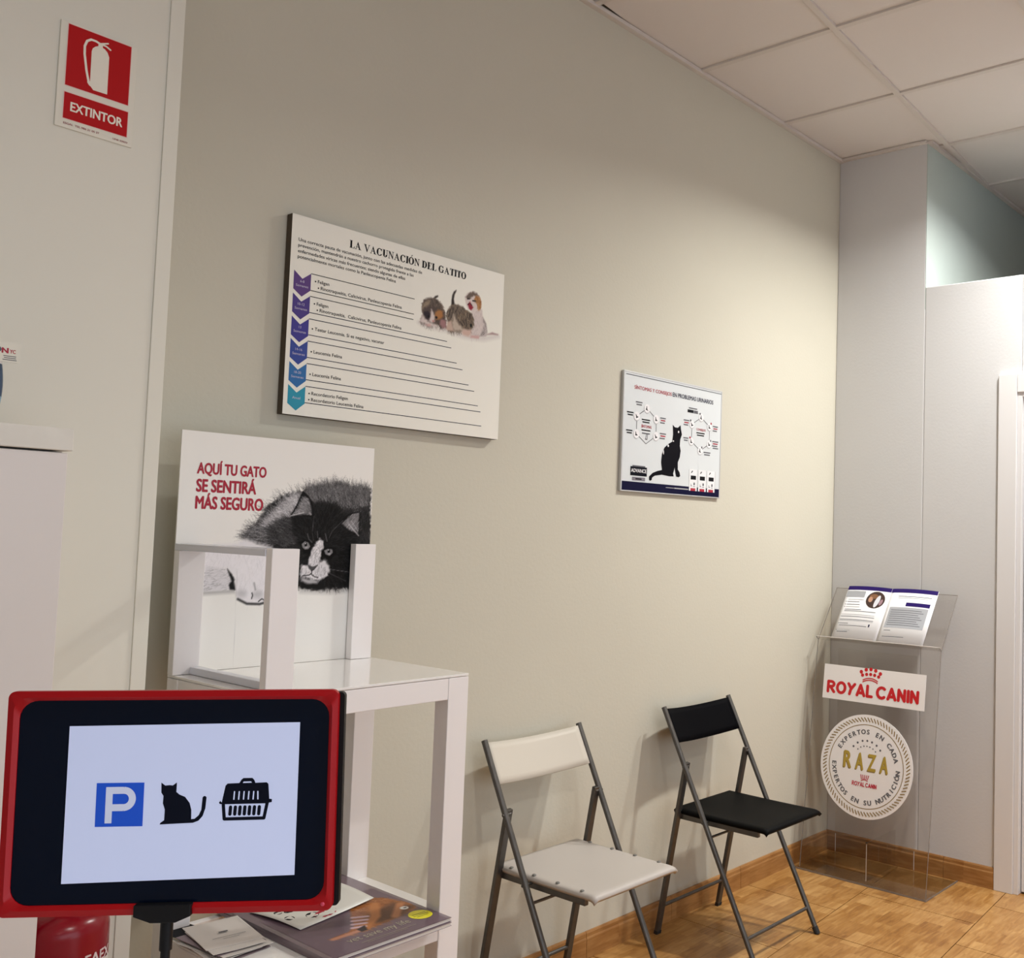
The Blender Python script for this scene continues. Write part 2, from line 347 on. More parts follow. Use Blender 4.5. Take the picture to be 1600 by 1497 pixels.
CAT={
 'body':[(0.157,0.292),(0.164,0.305),(0.177,0.317),(0.189,0.332),(0.201,0.355),(0.216,0.369),(0.24,0.387),(0.264,0.396),(0.295,0.403),(0.317,0.413),(0.352,0.417),(0.387,0.427),(0.427,0.419),(0.483,0.416),(0.496,0.187),(0.438,0.172),(0.396,0.172),(0.351,0.169),(0.302,0.173),(0.228,0.173),(0.228,0.251),(0.211,0.266),(0.184,0.277),(0.163,0.285)],
 'back_light':[(0.188,0.3),(0.203,0.323),(0.228,0.348),(0.249,0.369),(0.27,0.386),(0.29,0.394),(0.283,0.36),(0.267,0.342),(0.251,0.329),(0.22,0.311)],
 'back_grey':[(0.303,0.402),(0.337,0.411),(0.387,0.422),(0.431,0.414),(0.481,0.412),(0.482,0.376),(0.44,0.366),(0.4,0.365),(0.357,0.379),(0.325,0.375)],
 'left_fur':[(0.157,0.292),(0.177,0.315),(0.219,0.313),(0.222,0.274),(0.187,0.277)],
 'cheek':[(0.219,0.313),(0.24,0.331),(0.273,0.342),(0.286,0.302),(0.296,0.282),(0.26,0.269),(0.222,0.275)],
 'head':[(0.269,0.342),(0.294,0.368),(0.325,0.372),(0.354,0.378),(0.387,0.375),(0.41,0.352),(0.441,0.347),(0.459,0.305),(0.445,0.278),(0.442,0.214),(0.432,0.175),(0.381,0.173),(0.304,0.185),(0.3,0.267),(0.278,0.302)],
 'ear_l':[(0.268,0.345),(0.28,0.365),(0.289,0.386),(0.296,0.401),(0.31,0.391),(0.321,0.377),(0.328,0.344),(0.298,0.345)],
 'ear_l_in':[(0.27,0.345),(0.283,0.355),(0.296,0.381),(0.31,0.386),(0.318,0.369),(0.321,0.347),(0.298,0.347)],
 'ear_r':[(0.396,0.328),(0.413,0.344),(0.434,0.355),(0.455,0.359),(0.457,0.34),(0.456,0.302),(0.427,0.31)],
 'ear_r_in':[(0.406,0.328),(0.431,0.35),(0.451,0.354),(0.451,0.334),(0.454,0.305),(0.43,0.312)],
 'blaze':[(0.346,0.291),(0.356,0.286),(0.359,0.272),(0.352,0.251),(0.348,0.233),(0.366,0.223),(0.377,0.215),(0.373,0.202),(0.353,0.193),(0.335,0.192),(0.315,0.2),(0.3,0.203),(0.3,0.228),(0.318,0.228),(0.322,0.249),(0.33,0.269),(0.338,0.282)],
 'muz_r':[(0.347,0.236),(0.365,0.241),(0.375,0.225),(0.378,0.212),(0.364,0.2),(0.344,0.199),(0.337,0.215)],
 'nose':[(0.316,0.23),(0.331,0.224),(0.344,0.228),(0.335,0.217),(0.328,0.214),(0.322,0.219)],
 'chin':[(0.304,0.197),(0.327,0.194),(0.35,0.19),(0.346,0.184),(0.321,0.184),(0.303,0.19)],
 'under':[(0.301,0.187),(0.322,0.182),(0.362,0.189),(0.369,0.174),(0.351,0.169),(0.302,0.172)],
 'eye_l':[(0.298,0.278),(0.307,0.285),(0.317,0.282),(0.323,0.272),(0.318,0.265),(0.308,0.264),(0.301,0.269)],
 'eye_lo':[(0.293,0.282),(0.307,0.288),(0.32,0.286),(0.325,0.269),(0.32,0.254),(0.303,0.256),(0.303,0.265)],
 'eye_r':[(0.359,0.263),(0.371,0.268),(0.383,0.266),(0.385,0.257),(0.376,0.249),(0.364,0.253)],
 'eye_ro':[(0.352,0.262),(0.369,0.272),(0.387,0.27),(0.394,0.257),(0.38,0.241),(0.368,0.241),(0.355,0.251)],
 'pup_l':[(0.31,0.276)],
 'pup_r':[(0.373,0.261)],
 'chest':[(0.138,0.278),(0.16,0.288),(0.187,0.277),(0.222,0.271),(0.231,0.251),(0.229,0.241),(0.207,0.251),(0.129,0.257),(0.079,0.259),(0.078,0.268)],
 'arm':[(0.079,0.265),(0.129,0.261),(0.212,0.251),(0.226,0.241),(0.231,0.226),(0.225,0.209),(0.222,0.192),(0.234,0.172),(0.236,0.159),(0.229,0.147),(0.2,0.14),(0.169,0.142),(0.147,0.154),(0.14,0.174),(0.136,0.203),(0.118,0.222),(0.081,0.23)],
 'arm2':[(0.079,0.251),(0.121,0.22),(0.132,0.203),(0.137,0.175),(0.109,0.173),(0.084,0.171)],
 'gap':[(0.118,0.221),(0.129,0.21),(0.136,0.197),(0.139,0.174),(0.127,0.175),(0.124,0.184),(0.13,0.194)],
 'armR':[(0.223,0.251),(0.232,0.231),(0.235,0.192),(0.232,0.164),(0.224,0.177),(0.221,0.197),(0.225,0.217)],
 'toes':[(0.147,0.153),(0.169,0.142),(0.2,0.14),(0.229,0.147),(0.235,0.157)],
 'toe1':[(0.18,0.153),(0.182,0.161),(0.18,0.166)],
 'toe2':[(0.197,0.146),(0.205,0.152),(0.213,0.147)],
 'toe3':[(0.184,0.188),(0.188,0.173)],
 'shadow':[(0.302,0.173),(0.438,0.172),(0.439,0.165),(0.381,0.16),(0.303,0.165)],
 'mouth':[(0.33,0.215),(0.329,0.208),(0.322,0.204),(0.306,0.203)],
 'mouth2':[(0.327,0.207),(0.338,0.2),(0.347,0.198)],
 'lefttop':[(0.084,0.171),(0.137,0.174),(0.138,0.169),(0.084,0.164)],
 'wh1':[(0.375,0.218),(0.433,0.21)],
 'wh2':[(0.373,0.21),(0.425,0.188)],
 'fore1':[(0.313,0.302),(0.317,0.29),(0.326,0.282)],
 'fore2':[(0.339,0.308),(0.341,0.293)],
 'fore3':[(0.361,0.303),(0.367,0.285)],
 'fore4':[(0.326,0.303),(0.33,0.287)],
 'wh3':[(0.328,0.344),(0.326,0.308)],
 'wh4':[(0.408,0.336),(0.379,0.309),(0.372,0.293)],
}
KITTENS={
 'k1body':[(0.041,0.123),(0.047,0.135),(0.064,0.144),(0.086,0.148),(0.102,0.142),(0.114,0.13),(0.122,0.117),(0.125,0.099),(0.129,0.074),(0.109,0.069),(0.099,0.076),(0.068,0.067),(0.055,0.07),(0.037,0.072),(0.041,0.083),(0.045,0.095),(0.041,0.108)],
 'k1white':[(0.037,0.076),(0.045,0.095),(0.058,0.087),(0.074,0.082),(0.095,0.075),(0.1,0.069),(0.068,0.066),(0.053,0.07),(0.035,0.071)],
 'k1head':[(0.048,0.103),(0.05,0.114),(0.065,0.12),(0.088,0.125),(0.106,0.121),(0.118,0.112),(0.116,0.099),(0.103,0.088),(0.086,0.077),(0.068,0.078),(0.054,0.086)],
 'k1orange':[(0.088,0.11),(0.099,0.118),(0.113,0.117),(0.116,0.103),(0.105,0.092),(0.092,0.089),(0.087,0.099)],
 'k1black':[(0.049,0.103),(0.066,0.106),(0.072,0.1),(0.073,0.089),(0.061,0.085),(0.051,0.093)],
 'k1blaze':[(0.074,0.115),(0.081,0.109),(0.086,0.099),(0.088,0.083),(0.077,0.077),(0.068,0.081),(0.072,0.093)],
 'k1light':[(0.054,0.132),(0.067,0.137),(0.072,0.131),(0.063,0.122),(0.052,0.114),(0.044,0.109),(0.043,0.12)],
 'k1tail':[(0.08,0.147),(0.086,0.154),(0.095,0.158),(0.096,0.154),(0.088,0.148)],
 'k1leg':[(0.107,0.096),(0.126,0.092),(0.13,0.073),(0.118,0.069),(0.106,0.077)],
 'k1eye1':[(0.066,0.093)],
 'k1eye2':[(0.093,0.095)],
 'k1nose':[(0.083,0.083)],
 'k2tail':[(0.144,0.139),(0.144,0.154),(0.146,0.169),(0.151,0.18),(0.16,0.187),(0.159,0.182),(0.154,0.172),(0.152,0.159),(0.156,0.142)],
 'k2body':[(0.128,0.118),(0.135,0.13),(0.146,0.141),(0.169,0.147),(0.188,0.142),(0.203,0.132),(0.205,0.103),(0.194,0.084),(0.178,0.071),(0.145,0.065),(0.134,0.068),(0.135,0.09),(0.128,0.103)],
 'k2belly':[(0.154,0.114),(0.167,0.099),(0.186,0.086),(0.19,0.074),(0.159,0.068),(0.15,0.076),(0.149,0.092)],
 'k2leg':[(0.134,0.09),(0.146,0.096),(0.152,0.078),(0.157,0.068),(0.136,0.065),(0.129,0.069)],
 'k2head':[(0.167,0.103),(0.171,0.115),(0.187,0.129),(0.203,0.136),(0.22,0.13),(0.228,0.118),(0.229,0.099),(0.22,0.083),(0.206,0.079),(0.194,0.084),(0.179,0.091)],
 'k2muz':[(0.192,0.08),(0.206,0.08),(0.22,0.083),(0.221,0.072),(0.212,0.061),(0.192,0.063),(0.185,0.069)],
 'k2s1':[(0.188,0.103),(0.196,0.093)],
 'k2s2':[(0.2,0.109),(0.203,0.091)],
 'k2s3':[(0.179,0.098),(0.189,0.09)],
 'k2e2':[(0.219,0.095)],
 'k2s4':[(0.142,0.128),(0.136,0.105)],
 'k2s5':[(0.153,0.134),(0.146,0.106)],
 'k2s6':[(0.169,0.14),(0.161,0.124)],
 'k2s7':[(0.203,0.128),(0.204,0.114)],
 'k2s8':[(0.213,0.126),(0.211,0.111)],
 'k3body':[(0.217,0.14),(0.258,0.15),(0.262,0.128),(0.275,0.112),(0.281,0.09),(0.278,0.076),(0.255,0.07),(0.25,0.063),(0.219,0.06),(0.213,0.078),(0.229,0.09),(0.23,0.115),(0.22,0.132)],
 'k3grey':[(0.262,0.126),(0.275,0.11),(0.28,0.086),(0.277,0.076),(0.255,0.07),(0.264,0.087),(0.268,0.106)],
 'k3head':[(0.191,0.173),(0.2,0.186),(0.217,0.194),(0.236,0.193),(0.249,0.184),(0.254,0.168),(0.253,0.151),(0.236,0.144),(0.217,0.137),(0.205,0.14),(0.197,0.153)],
 'k3grey2':[(0.196,0.174),(0.205,0.187),(0.221,0.194),(0.239,0.192),(0.244,0.185),(0.224,0.183),(0.213,0.173),(0.201,0.169)],
 'k3or':[(0.234,0.185),(0.246,0.184),(0.253,0.174),(0.254,0.157),(0.248,0.148),(0.241,0.151),(0.238,0.165),(0.227,0.174)],
 'k3mouth':[(0.204,0.153),(0.211,0.161),(0.219,0.154),(0.225,0.149),(0.217,0.139),(0.21,0.142)],
 'k3eye1':[(0.202,0.17),(0.209,0.171)],
 'k3eye2':[(0.222,0.168),(0.232,0.169)],
 'k3nose':[(0.212,0.162)],
 'k3tail':[(0.277,0.078),(0.301,0.089),(0.324,0.087),(0.324,0.085),(0.301,0.083)],
 'shadow':[(0.033,0.07),(0.136,0.068),(0.255,0.065),(0.324,0.084),(0.327,0.08),(0.268,0.06),(0.195,0.056),(0.127,0.063),(0.055,0.063)],
 'paws':[(0.055,0.068),(0.066,0.065),(0.075,0.067),(0.072,0.073)],
 'paws2':[(0.219,0.06),(0.25,0.062),(0.252,0.07),(0.221,0.066)],
}
for k_ in ('arm','arm2','chest','lefttop'): CAT[k_] = [(.02 if u < .09 else u,v) for u,v in CAT[k_]]
def paint_cat():
    c=Canvas(.49,.52,.0016,(.935,.925,.905)); G=lambda v:(v*1.0,v*.985,v*1.0); D=CAT; pi=np.pi
    c.blob(D['shadow'],G(.55),.008,0,.6)
    c.blob(D['body'],G(.13),.004,.004)
    c.fur(D['body'],2500,lambda x,y:2.4-(x-.25)*3,.022,G(.03),G(.35),.4,.5)
    c.blob(D['back_grey'],G(.36),.012,.006,.8); c.fur(D['back_grey'],2600,2.0,.02,G(.12),G(.62),.35,.6)
    c.blob(D['back_light'],G(.78),.006,.006,.95); c.fur(D['back_light'],1300,2.5,.02,G(.42),G(.95),.35,.6)
    c.blob(D['left_fur'],G(.30),.004,.003,.7); c.fur(D['left_fur'],900,3.0,.022,G(.06),G(.72),.2,.6)
    c.blob(D['cheek'],G(.13),.008,.004,.8); c.fur(D['cheek'],900,2.8,.02,G(.04),G(.42),.25,.55)
    c.blob(D['head'],G(.055),.006,.003); c.fur(D['head'],2600,lambda x,y:np.arctan2(y-.27,x-.345),.014,G(.02),G(.2),.35,.5)
    for e,i in (('ear_l','ear_l_in'),('ear_r','ear_r_in')):
        c.blob(D[e],G(.06),.002,.001); c.blob(D[i],G(.46),.003,.001); c.fur(D[i],200,2.6 if e=='ear_l' else .9,.012,G(.28),G(.70),.25,.6); c.line(D[e],.0028,G(.06),.001)
    c.line([(.266,.343),(.30,.352)],.002,G(.8),.0012); c.line([(.425,.328),(.455,.300)],.002,G(.78),.0012); c.line([(.432,.336),(.452,.312)],.0015,G(.7),.001)
    c.blob(D['blaze'],G(.90),.0025,.002); c.blob(D['muz_r'],G(.84),.004,.002); c.fur(D['blaze'],300,-1.7,.008,G(.55),G(.9),.4,.5)
    c.blob(D['under'],G(.07),.003,.002); c.blob(D['chin'],G(.68),.003,.001)
    for o,e,p in (('eye_lo','eye_l','pup_l'),('eye_ro','eye_r','pup_r')):
        c.blob(D[o],G(.02),.0025); c.blob(D[e],G(.50),.001); x,y=D[p][0]; c.line(D[e]+D[e][:1],.0016,G(.03),.0008); c.oval(x,y,.0034,.0052,G(.01),.001); c.oval(x-.001,y+.003,.0013,.0013,G(.95),.0006); c.oval(x+.0015,y-.006,.004,.0022,G(.66),.0012)
    c.blob(D['nose'],G(.30),.0015); c.line(D['nose'][2:5],.0012,G(.05)); c.line(D['mouth'],.002,G(.06)); c.line(D['mouth2'],.002,G(.08))
    for k,w,v in (('wh1',.0006,.7),('wh2',.0006,.5),('fore1',.0022,.4),('fore2',.0022,.36),('fore3',.0024,.4),('fore4',.0016,.3),('wh3',.0008,.5),('wh4',.0008,.5)): c.line(D[k],w,G(v),.0008,.8)
    c.blob(D['chest'],G(.88),.005,.002); c.blob(D['lefttop'],G(.5),.006,0,.7)
    c.blob(D['arm2'],G(.86),.003); c.fur(D['arm2'],250,3.3,.012,G(.55),G(.82),.3,.4)
    c.blob(D['armR'],G(.09),.003,.002); c.blob(D['arm'],G(.92),.003,.001); c.fur(D['arm'],500,-1.6,.014,G(.80),G(.97),.3,.3); c.oval(.155,.165,.012,.009,G(.70),.006,0,0,.6); c.oval(.195,.162,.012,.009,G(.68),.006,0,0,.6)
    c.blob(D['gap'],G(.10),.002,.001); c.line(D['toes'],.0045,G(.16),.0022); c.line(D['toe1'],.0022,G(.1)); c.line(D['toe2'],.0025,G(.2)); c.line(D['toe3'],.003,G(.6),.002)
    c.line([(.145,.0),(.142,.22)],.0006,G(.70),.0006,.6)
    return c
def paint_kittens():
    c=Canvas(.34,.235,.0016,(.937,.929,.890),3); D=KITTENS
    c.blob(D['shadow'],(.76,.72,.72),.010,0,.7)
    wh=(.83,.78,.76); gy=(.36,.31,.28); dk=(.20,.17,.16); og=(.66,.45,.26); pk=(.80,.64,.62)
    c.blob(D['k3tail'],(.62,.5,.5),.003); c.blob(D['k3body'],wh,.003); c.blob(D['k3grey'],(.45,.42,.41),.004); c.fur(D['k3body'],300,-1.6,.01,(.72,.66,.66),(.88,.84,.83),.3,.4)
    c.blob(D['paws2'],pk,.003)
    c.blob(D['k3head'],wh,.002); c.blob(D['k3grey2'],(.42,.36,.32),.003,.002); c.blob(D['k3or'],og,.004,.002); c.fur(D['k3or'],150,-1.5,.008,(.5,.3,.15),(.8,.62,.4),.3,.5)
    c.blob(D['k3mouth'],(.55,.10,.18),.002); c.line(D['k3mouth'][:3],.003,(.25,.05,.07)); c.line(D['k3eye1'],.004,dk); c.line(D['k3eye2'],.0045,dk); c.oval(*D['k3nose'][0],.003,.002,(.8,.5,.5))
    c.blob(D['k1tail'],dk,.002); c.blob(D['k1body'],gy,.003,.002); c.fur(D['k1body'],700,-1.3,.012,dk,(.55,.48,.42),.4,.5); c.blob(D['k1light'],(.62,.55,.46),.005,.003,.8)
    c.blob(D['k1white'],wh,.004,.002); c.blob(D['k1leg'],(.62,.46,.46),.004); c.blob(D['k1head'],(.32,.27,.25),.004,.002); c.blob(D['k1orange'],og,.004,.002); c.blob(D['k1black'],(.16,.13,.16),.003,.002); c.blob(D['k1blaze'],wh,.003,.001)
    c.blob(D['paws'],pk,.003)
    for k in ('k1eye1','k1eye2'): c.oval(*D[k][0],.0042,.0036,(.07,.05,.06),.0012)
    c.oval(*D['k1nose'][0],.004,.0025,(.75,.52,.5));
    c.blob(D['k2tail'],(.16,.13,.12),.002); c.blob(D['k2body'],(.40,.34,.29),.003,.002); c.fur(D['k2body'],900,-1.2,.012,dk,(.62,.55,.47),.35,.5)
    c.blob(D['k2belly'],(.74,.68,.62),.005,.002); c.blob(D['k2leg'],(.76,.66,.6),.003); c.blob(D['k2head'],(.42,.35,.29),.003,.001); c.fur(D['k2head'],400,-1.2,.009,dk,(.66,.58,.48),.35,.5); c.blob(D['k2muz'],(.80,.68,.63),.004)
    for i in range(1,9): c.line(D['k2s%d'%i],.0035 if i<4 else .0025,dk,.0015,.85)
    c.oval(*D['k2e2'][0],.0045,.005,(.08,.06,.05),.0015)
    return c

# ================================================================ materials
M_WALL = mat('wall_beige', '#CBC7B8', .85, bump=.12, bscale=90, var=.02, vscale=1.5, spec=.2)
M_WHITEWALL = mat('wall_white', '#D2D2D3', .8, bump=.10, bscale=90, spec=.25)
M_PASSAGE = mat('wall_pale_green', '#B4BFBB', .8, spec=.25)
M_COLUMN = mat('column_cream', '#E2DFD2', .6, spec=.3)
M_CEIL = mat('ceiling_panel', '#DDD7D3', .9, bump=.1, bscale=200, spec=.1)
M_GRID = mat('ceiling_grid', '#D2CBC5', .5)
M_TRIMWHITE = mat('door_white', '#E2E1E2', .4)
M_WHITE = mat('white_laminate', '#F1EDEC', .32)
M_GLOSSWHITE = mat('white_gloss_top', '#F3F1EE', .08, coat=.6)
M_GROUT = mat('grout', '#7A5A3C', .9)
M_FLOOR = wood_tile_mat('floor_wood_tile', srgb('#764A22'), srgb('#A2733C'), srgb('#C89C62'), .13, .07, 'x', .30)
M_BASE = wood_tile_mat('skirting_wood_tile', srgb('#7C4E26'), srgb('#9A6B3A'), srgb('#B88A56'), .16, .2, 'wall', .35)
M_BASEY = wood_tile_mat('skirting_wood_tile_side', srgb('#7C4E26'), srgb('#9A6B3A'), srgb('#B88A56'), .16, .2, 'y', .35)
M_METAL = mat('gunmetal', (.115,.108,.10), .42, .75, var=.12, vscale=30)
M_BLACKPL = mat('black_plastic', (.006,.006,.007), .45, spec=.2)
M_BLACKRUB = mat('black_rubber', (.015,.015,.015), .7)
M_INK = mat('ink_black', (.008,.008,.010), .6, spec=.12)
M_GREYINK = mat('ink_grey', (.13,.13,.145), .6, spec=.2)
M_LIGHTINK = mat('ink_light_grey', (.45,.45,.46), .5)
M_RED = mat('sign_red', '#B4040C', .5, spec=.2)
M_CRIMSON = mat('print_crimson', '#A5102F', .5)
M_LOGORED = mat('logo_red', '#CE1420', .35)
M_PAPER = mat('paper_white', '#E9E8EA', .5)
M_PAPERWARM = mat('paper_warm', '#DEDACC', .5)
M_NAVY = mat('print_navy', '#080830', .6, spec=.12)
M_PURPLE = mat('print_purple', '#24105C', .5, spec=.2)
M_GOLD = mat('print_gold', '#B59B3C', .4)
M_GOLDDK = mat('print_gold_dark', '#8C7440', .45)
M_PRINT = print_mat('picture_print')
M_PRINTGLOSS = print_mat('picture_print_gloss', .45)

# ================================================================ the room
struct(MB().box((-5.6,0,0),(.12,.12,3.3)).build('wall_back', M_WALL))
wr = MB(); wr.box((0,-.433,0),(.15,0,3.3)); wr.box((0,-.857,0),(.12,-.433,2.497)); wr.box((0,-1.72,2.03),(.12,-.857,2.497)); wr.box((0,-5,0),(.12,-1.72,2.497))
struct(wr.build('wall_right', M_WHITEWALL, bevel=.004))
struct(MB().box((.0006,-.4335,2.4),(3.4,-.33,3.3)).box((.15,-.4335,0),(3.4,-.33,2.4)).build('wall_passage', M_PASSAGE))
struct(MB().box((3.3,-5,0),(3.4,-.433,3.3)).build('wall_far', M_PASSAGE))
struct(MB().box((-4.9,-.25,0),(-3.186,0,3.3)).build('wall_column', M_COLUMN, bevel=.003))
struct(MB().box((-3.212,-.2535,0),(-3.183,-.25,3.3)).build('trim_1', M_COLUMN, bevel=.0012))
struct(MB().box((-5.7,-5,0),(-5.6,.12,3.3)).build('wall_left', M_WHITEWALL))
wf = MB(); wf.box((-5.7,-5.1,0),(-5.3,-5,3.3)); wf.box((-5.3,-5.1,2.65),(3.4,-5,3.3)); wf.box((-1.4,-5.1,0),(3.4,-5,2.65)); wf.box((-5.3,-5.1,0),(-1.4,-5,.12))
struct(wf.build('wall_front', M_WHITEWALL))
wn = MB(); wn.box((-5.3,-5.07,.12),(-5.24,-5.02,2.65)); wn.box((-1.46,-5.07,.12),(-1.4,-5.02,2.65)); wn.box((-3.38,-5.07,.12),(-3.32,-5.02,2.65)); wn.box((-5.24,-5.07,2.59),(-1.46,-5.02,2.65)); wn.box((-5.24,-5.07,.12),(-1.46,-5.02,.18))
struct(wn.build('window_1', mat('alu_frame','#B8BABC',.4,.6)))
po = bpy.data.lights.new('daylight_portal','AREA'); po.shape = 'RECTANGLE'; po.size = 3.9; po.size_y = 2.5; po.cycles.is_portal = True
pob = bpy.data.objects.new('daylight_portal',po); C.objects.link(pob); pob.location = (-3.35,-5.08,1.38); pob.rotation_euler = (PI/2,0,0)

SK = .08   # the floor and ceiling grid run slightly out of true with the back wall
# floor: tiles 46 cm, laid in running bond
fl = struct(MB().box((-5.7,-5.1,-.05),(3.4,.12,-.006)).build('floor', M_GROUT))
T = .46; D = .465; G = .0016
for j in range(-2,11):
    y1 = -.35-D*(j-1); y0 = y1-D
    for i in range(-12,9):
        x0 = -.648+T*i+(0 if j%2 == 0 else .23); x1 = x0+T
        if j == 0: x0 += 0
        pts = [(x0+G,y0+SK*x0+G),(x1-G,y0+SK*x1+G),(x1-G,y1+SK*x1-G),(x0+G,y1+SK*x0-G)]
        if min(p[1] for p in pts) > .1 or max(p[1] for p in pts) < -5.05 or x1 < -5.65 or x0 > 3.35: continue
        pts = [(max(min(a,3.38),-5.68),min(b,.1)) for a,b in pts]
        MB().prism(pts,-.012,0).build('floor_tile', M_FLOOR, fl)
# ceiling: lay-in panels between exposed tee bars
CZ = 3.148
ce = struct(MB().box((-5.7,-5.1,3.24),(3.4,.12,3.30)).build('ceiling', M_CEIL))
BX = [-.519+.6*k for k in range(-9,8)]
def rowy(j,x): return -.495+SK*x-.6*j
for i in range(len(BX)-1):
    xa,xb = BX[i],BX[i+1]
    for j in range(-1,9):
        pts = [(xa,rowy(j,xa)),(xb,rowy(j,xb)),(xb,rowy(j-1,xb)),(xa,rowy(j-1,xa))]
        if xa > -.1: pts = [(a,min(b,-.43)) for a,b in pts]
        else: pts = [(a,min(b,.02)) for a,b in pts]
        if abs(pts[0][1]-pts[3][1])+abs(pts[1][1]-pts[2][1]) < .06: continue
        if max(b for a,b in pts) < -5.05 or xb < -5.6 or xa > 3.35: continue
        MB().prism([(max(min(a,3.38),-5.65),max(b,-5.05)) for a,b in pts],CZ+.004,CZ+.018).build('ceiling_panel', M_CEIL, ce)
for k,xa in enumerate(BX):
    MB().box((xa-.012,-5.0,CZ-.004),(xa+.012,0 if xa < 0 else -.433,CZ+.006)).build('tee_bar', M_GRID, ce, bevel=.0012)
for j in range(0,8):
    xs = 3.3 if j else .9
    q = [(-5.6,rowy(j,-5.6)-.012),(xs,rowy(j,xs)-.012),(xs,rowy(j,xs)+.012),(-5.6,rowy(j,-5.6)+.012)]
    MB().prism([(a,max(b,-4.99)) for a,b in q],CZ-.005,CZ+.006).build('tee_bar', M_GRID, ce, bevel=.0012)
for n,(lo,hi) in enumerate([((-5.6,-.022,CZ-.012),(0,0,CZ+.002)),((-.022,-.433,CZ-.010),(0,-.022,CZ+.002)),((0,-.455,CZ-.010),(3.3,-.433,CZ+.002))]):
    struct(MB().box(lo,hi).build('trim_%d'%(n+2), M_GRID, bevel=.001))
# skirting
def skirting(name, xs, y, m, axis):
    root = bpy.data.objects.new(name,None); C.objects.link(root); root['kind'] = 'structure'
    for a,b in zip(xs[:-1],xs[1:]):
        prof = [(0,0),(-.011,0),(-.011,.062),(-.0095,.066),(-.0085,.068),(-.0085,.079),(-.006,.085),(0,.085)]
        g = .0009; mb = MB(); n = len(prof)
        if axis == 'x': V = [(a+g,y+p,z) for p,z in prof]+[(b-g,y+p,z) for p,z in prof]
        else: V = [(p,a-g,z) for p,z in prof]+[(p,b+g,z) for p,z in prof]
        mb._add(V,[tuple(range(n)),tuple(range(n,2*n))]+[(i,(i+1)%n,n+(i+1)%n,n+i) for i in range(n)])
        mb.build('skirting_tile', m, root)
skirting('baseboard_back', [-3.183,-2.943,-2.495,-2.048,-1.60,-1.149,-.704,-.255,-.0115], 0, M_BASE, 'x')
skirting('baseboard_right', [-.0005,-.30,-.554,-.765], 0, M_BASEY, 'y')
# door with its casing
dr = bpy.data.objects.new('door_1',None); C.objects.link(dr); dr['kind'] = 'structure'; dr['label'] = 'white door with flat casing at the frame edge'
bx('casing', (-.014,-.842,0),(0,-.766,2.085), M_TRIMWHITE, dr, .002); bx('casing', (-.014,-1.735,2.008),(0,-.843,2.085), M_TRIMWHITE, dr, .002); bx('casing', (-.014,-1.812,0),(0,-1.736,2.085), M_TRIMWHITE, dr, .002)
bx('jamb', (-.006,-.862,0),(.12,-.842,2.02), M_TRIMWHITE, dr, .002); bx('jamb', (-.006,-1.736,0),(.12,-1.716,2.02), M_TRIMWHITE, dr, .002); bx('jamb', (-.006,-1.716,1.99),(.12,-.862,2.02), M_TRIMWHITE, dr, .002)
leaf = bx('door_leaf', (.022,-1.713,.008),(.060,-.865,1.985), M_TRIMWHITE, dr, .002)
MB().tube([(.02,-1.64,1.02),(-.03,-1.64,1.02),(-.035,-1.63,1.02),(-.035,-1.53,1.02)],.008,10).build('handle', mat('chrome',(.6,.6,.6),.2,1.), leaf, smooth=True)

# ceiling lamps (outside the photograph's frame; they light the room; waiting-room and shop-front ones are added as fill)
for x,y,e in DOWNLIGHTS:
    if e <= 0: continue
    t = thing('ceiling_downlight', 'round recessed ceiling downlight at %s' % {(-.60,-1.35):'the bay above the chairs',(-3.0,-2.6):'the middle of the waiting room, added as unseen fill',(-4.7,-3.9):'the shop front by the left wall, added as unseen fill',(-2.6,-3.9):'the middle of the shop front, added as unseen fill',(-.6,-3.9):'the shop front by the right wall, added as unseen fill',(1.9,-2.2):'the room behind the half-height wall'}.get((x,y),'the end of the row by the half-height wall'), 'ceiling lamp', (x,y,CZ-.012), group='recessed ceiling downlights')
    MB().lathe([(.075,.006),(.10,.006),(.10,.0),(.092,-.006),(.075,-.004),(.075,.006)],40).build('rim', M_TRIMWHITE, t, smooth=True)
    MB().lathe([(0,.0),(.074,.0)],32).build('diffuser', mat('lamp_glow',(1,1,1),.5,emit=DOWN_COL,estr=14.), t)
    l = bpy.data.lights.new('downlight_light','AREA'); l.shape = 'DISK'; l.size = .13; l.energy = e; l.spread = math.radians(150); l.color = DOWN_COL
    lo = bpy.data.objects.new('downlight_light',l); C.objects.link(lo); lo.parent = t; lo.location = (0,0,-.012)

# ================================================================ fire extinguisher sign on the column
t = thing('fire_extinguisher_sign', 'red and white fire extinguisher sign reading EXTINTOR on the cream column', 'sign', (-3.409,-.25,2.105), TO_BACK)
bx('board', (0,0,.0005),(.138,.2,.0035), mat('sign_white','#E6E2D4',.5,spec=.2), t, .001)
Z = .0039
flat('red_field', [rect(.013,.080,.126,.196)], M_RED, t, Z); flat('red_field', [rect(.013,.0175,.127,.067)], M_RED, t, Z)
M_PALE = mat('sign_pale','#EEE8DA',.5,spec=.2)
flat('field_border', [rect(.0118,.0788,.013,.1972),rect(.126,.0788,.1272,.1972),rect(.013,.0788,.126,.080),rect(.013,.196,.126,.1972),rect(.0118,.0163,.013,.0682),rect(.127,.0163,.1282,.0682),rect(.013,.0163,.127,.0175),rect(.013,.067,.127,.0682)], mat('sign_pink_line','#E9C6BE',.5), t, Z+.0001)
pic = [P((.0555,.094),(.062,.087),(.087,.0875),(.0865,.160),(.083,.168),(.078,.1725),(.074,.174),(.074,.178),(.066,.178),(.066,.174),(.061,.171),(.0565,.166),(.055,.160))]
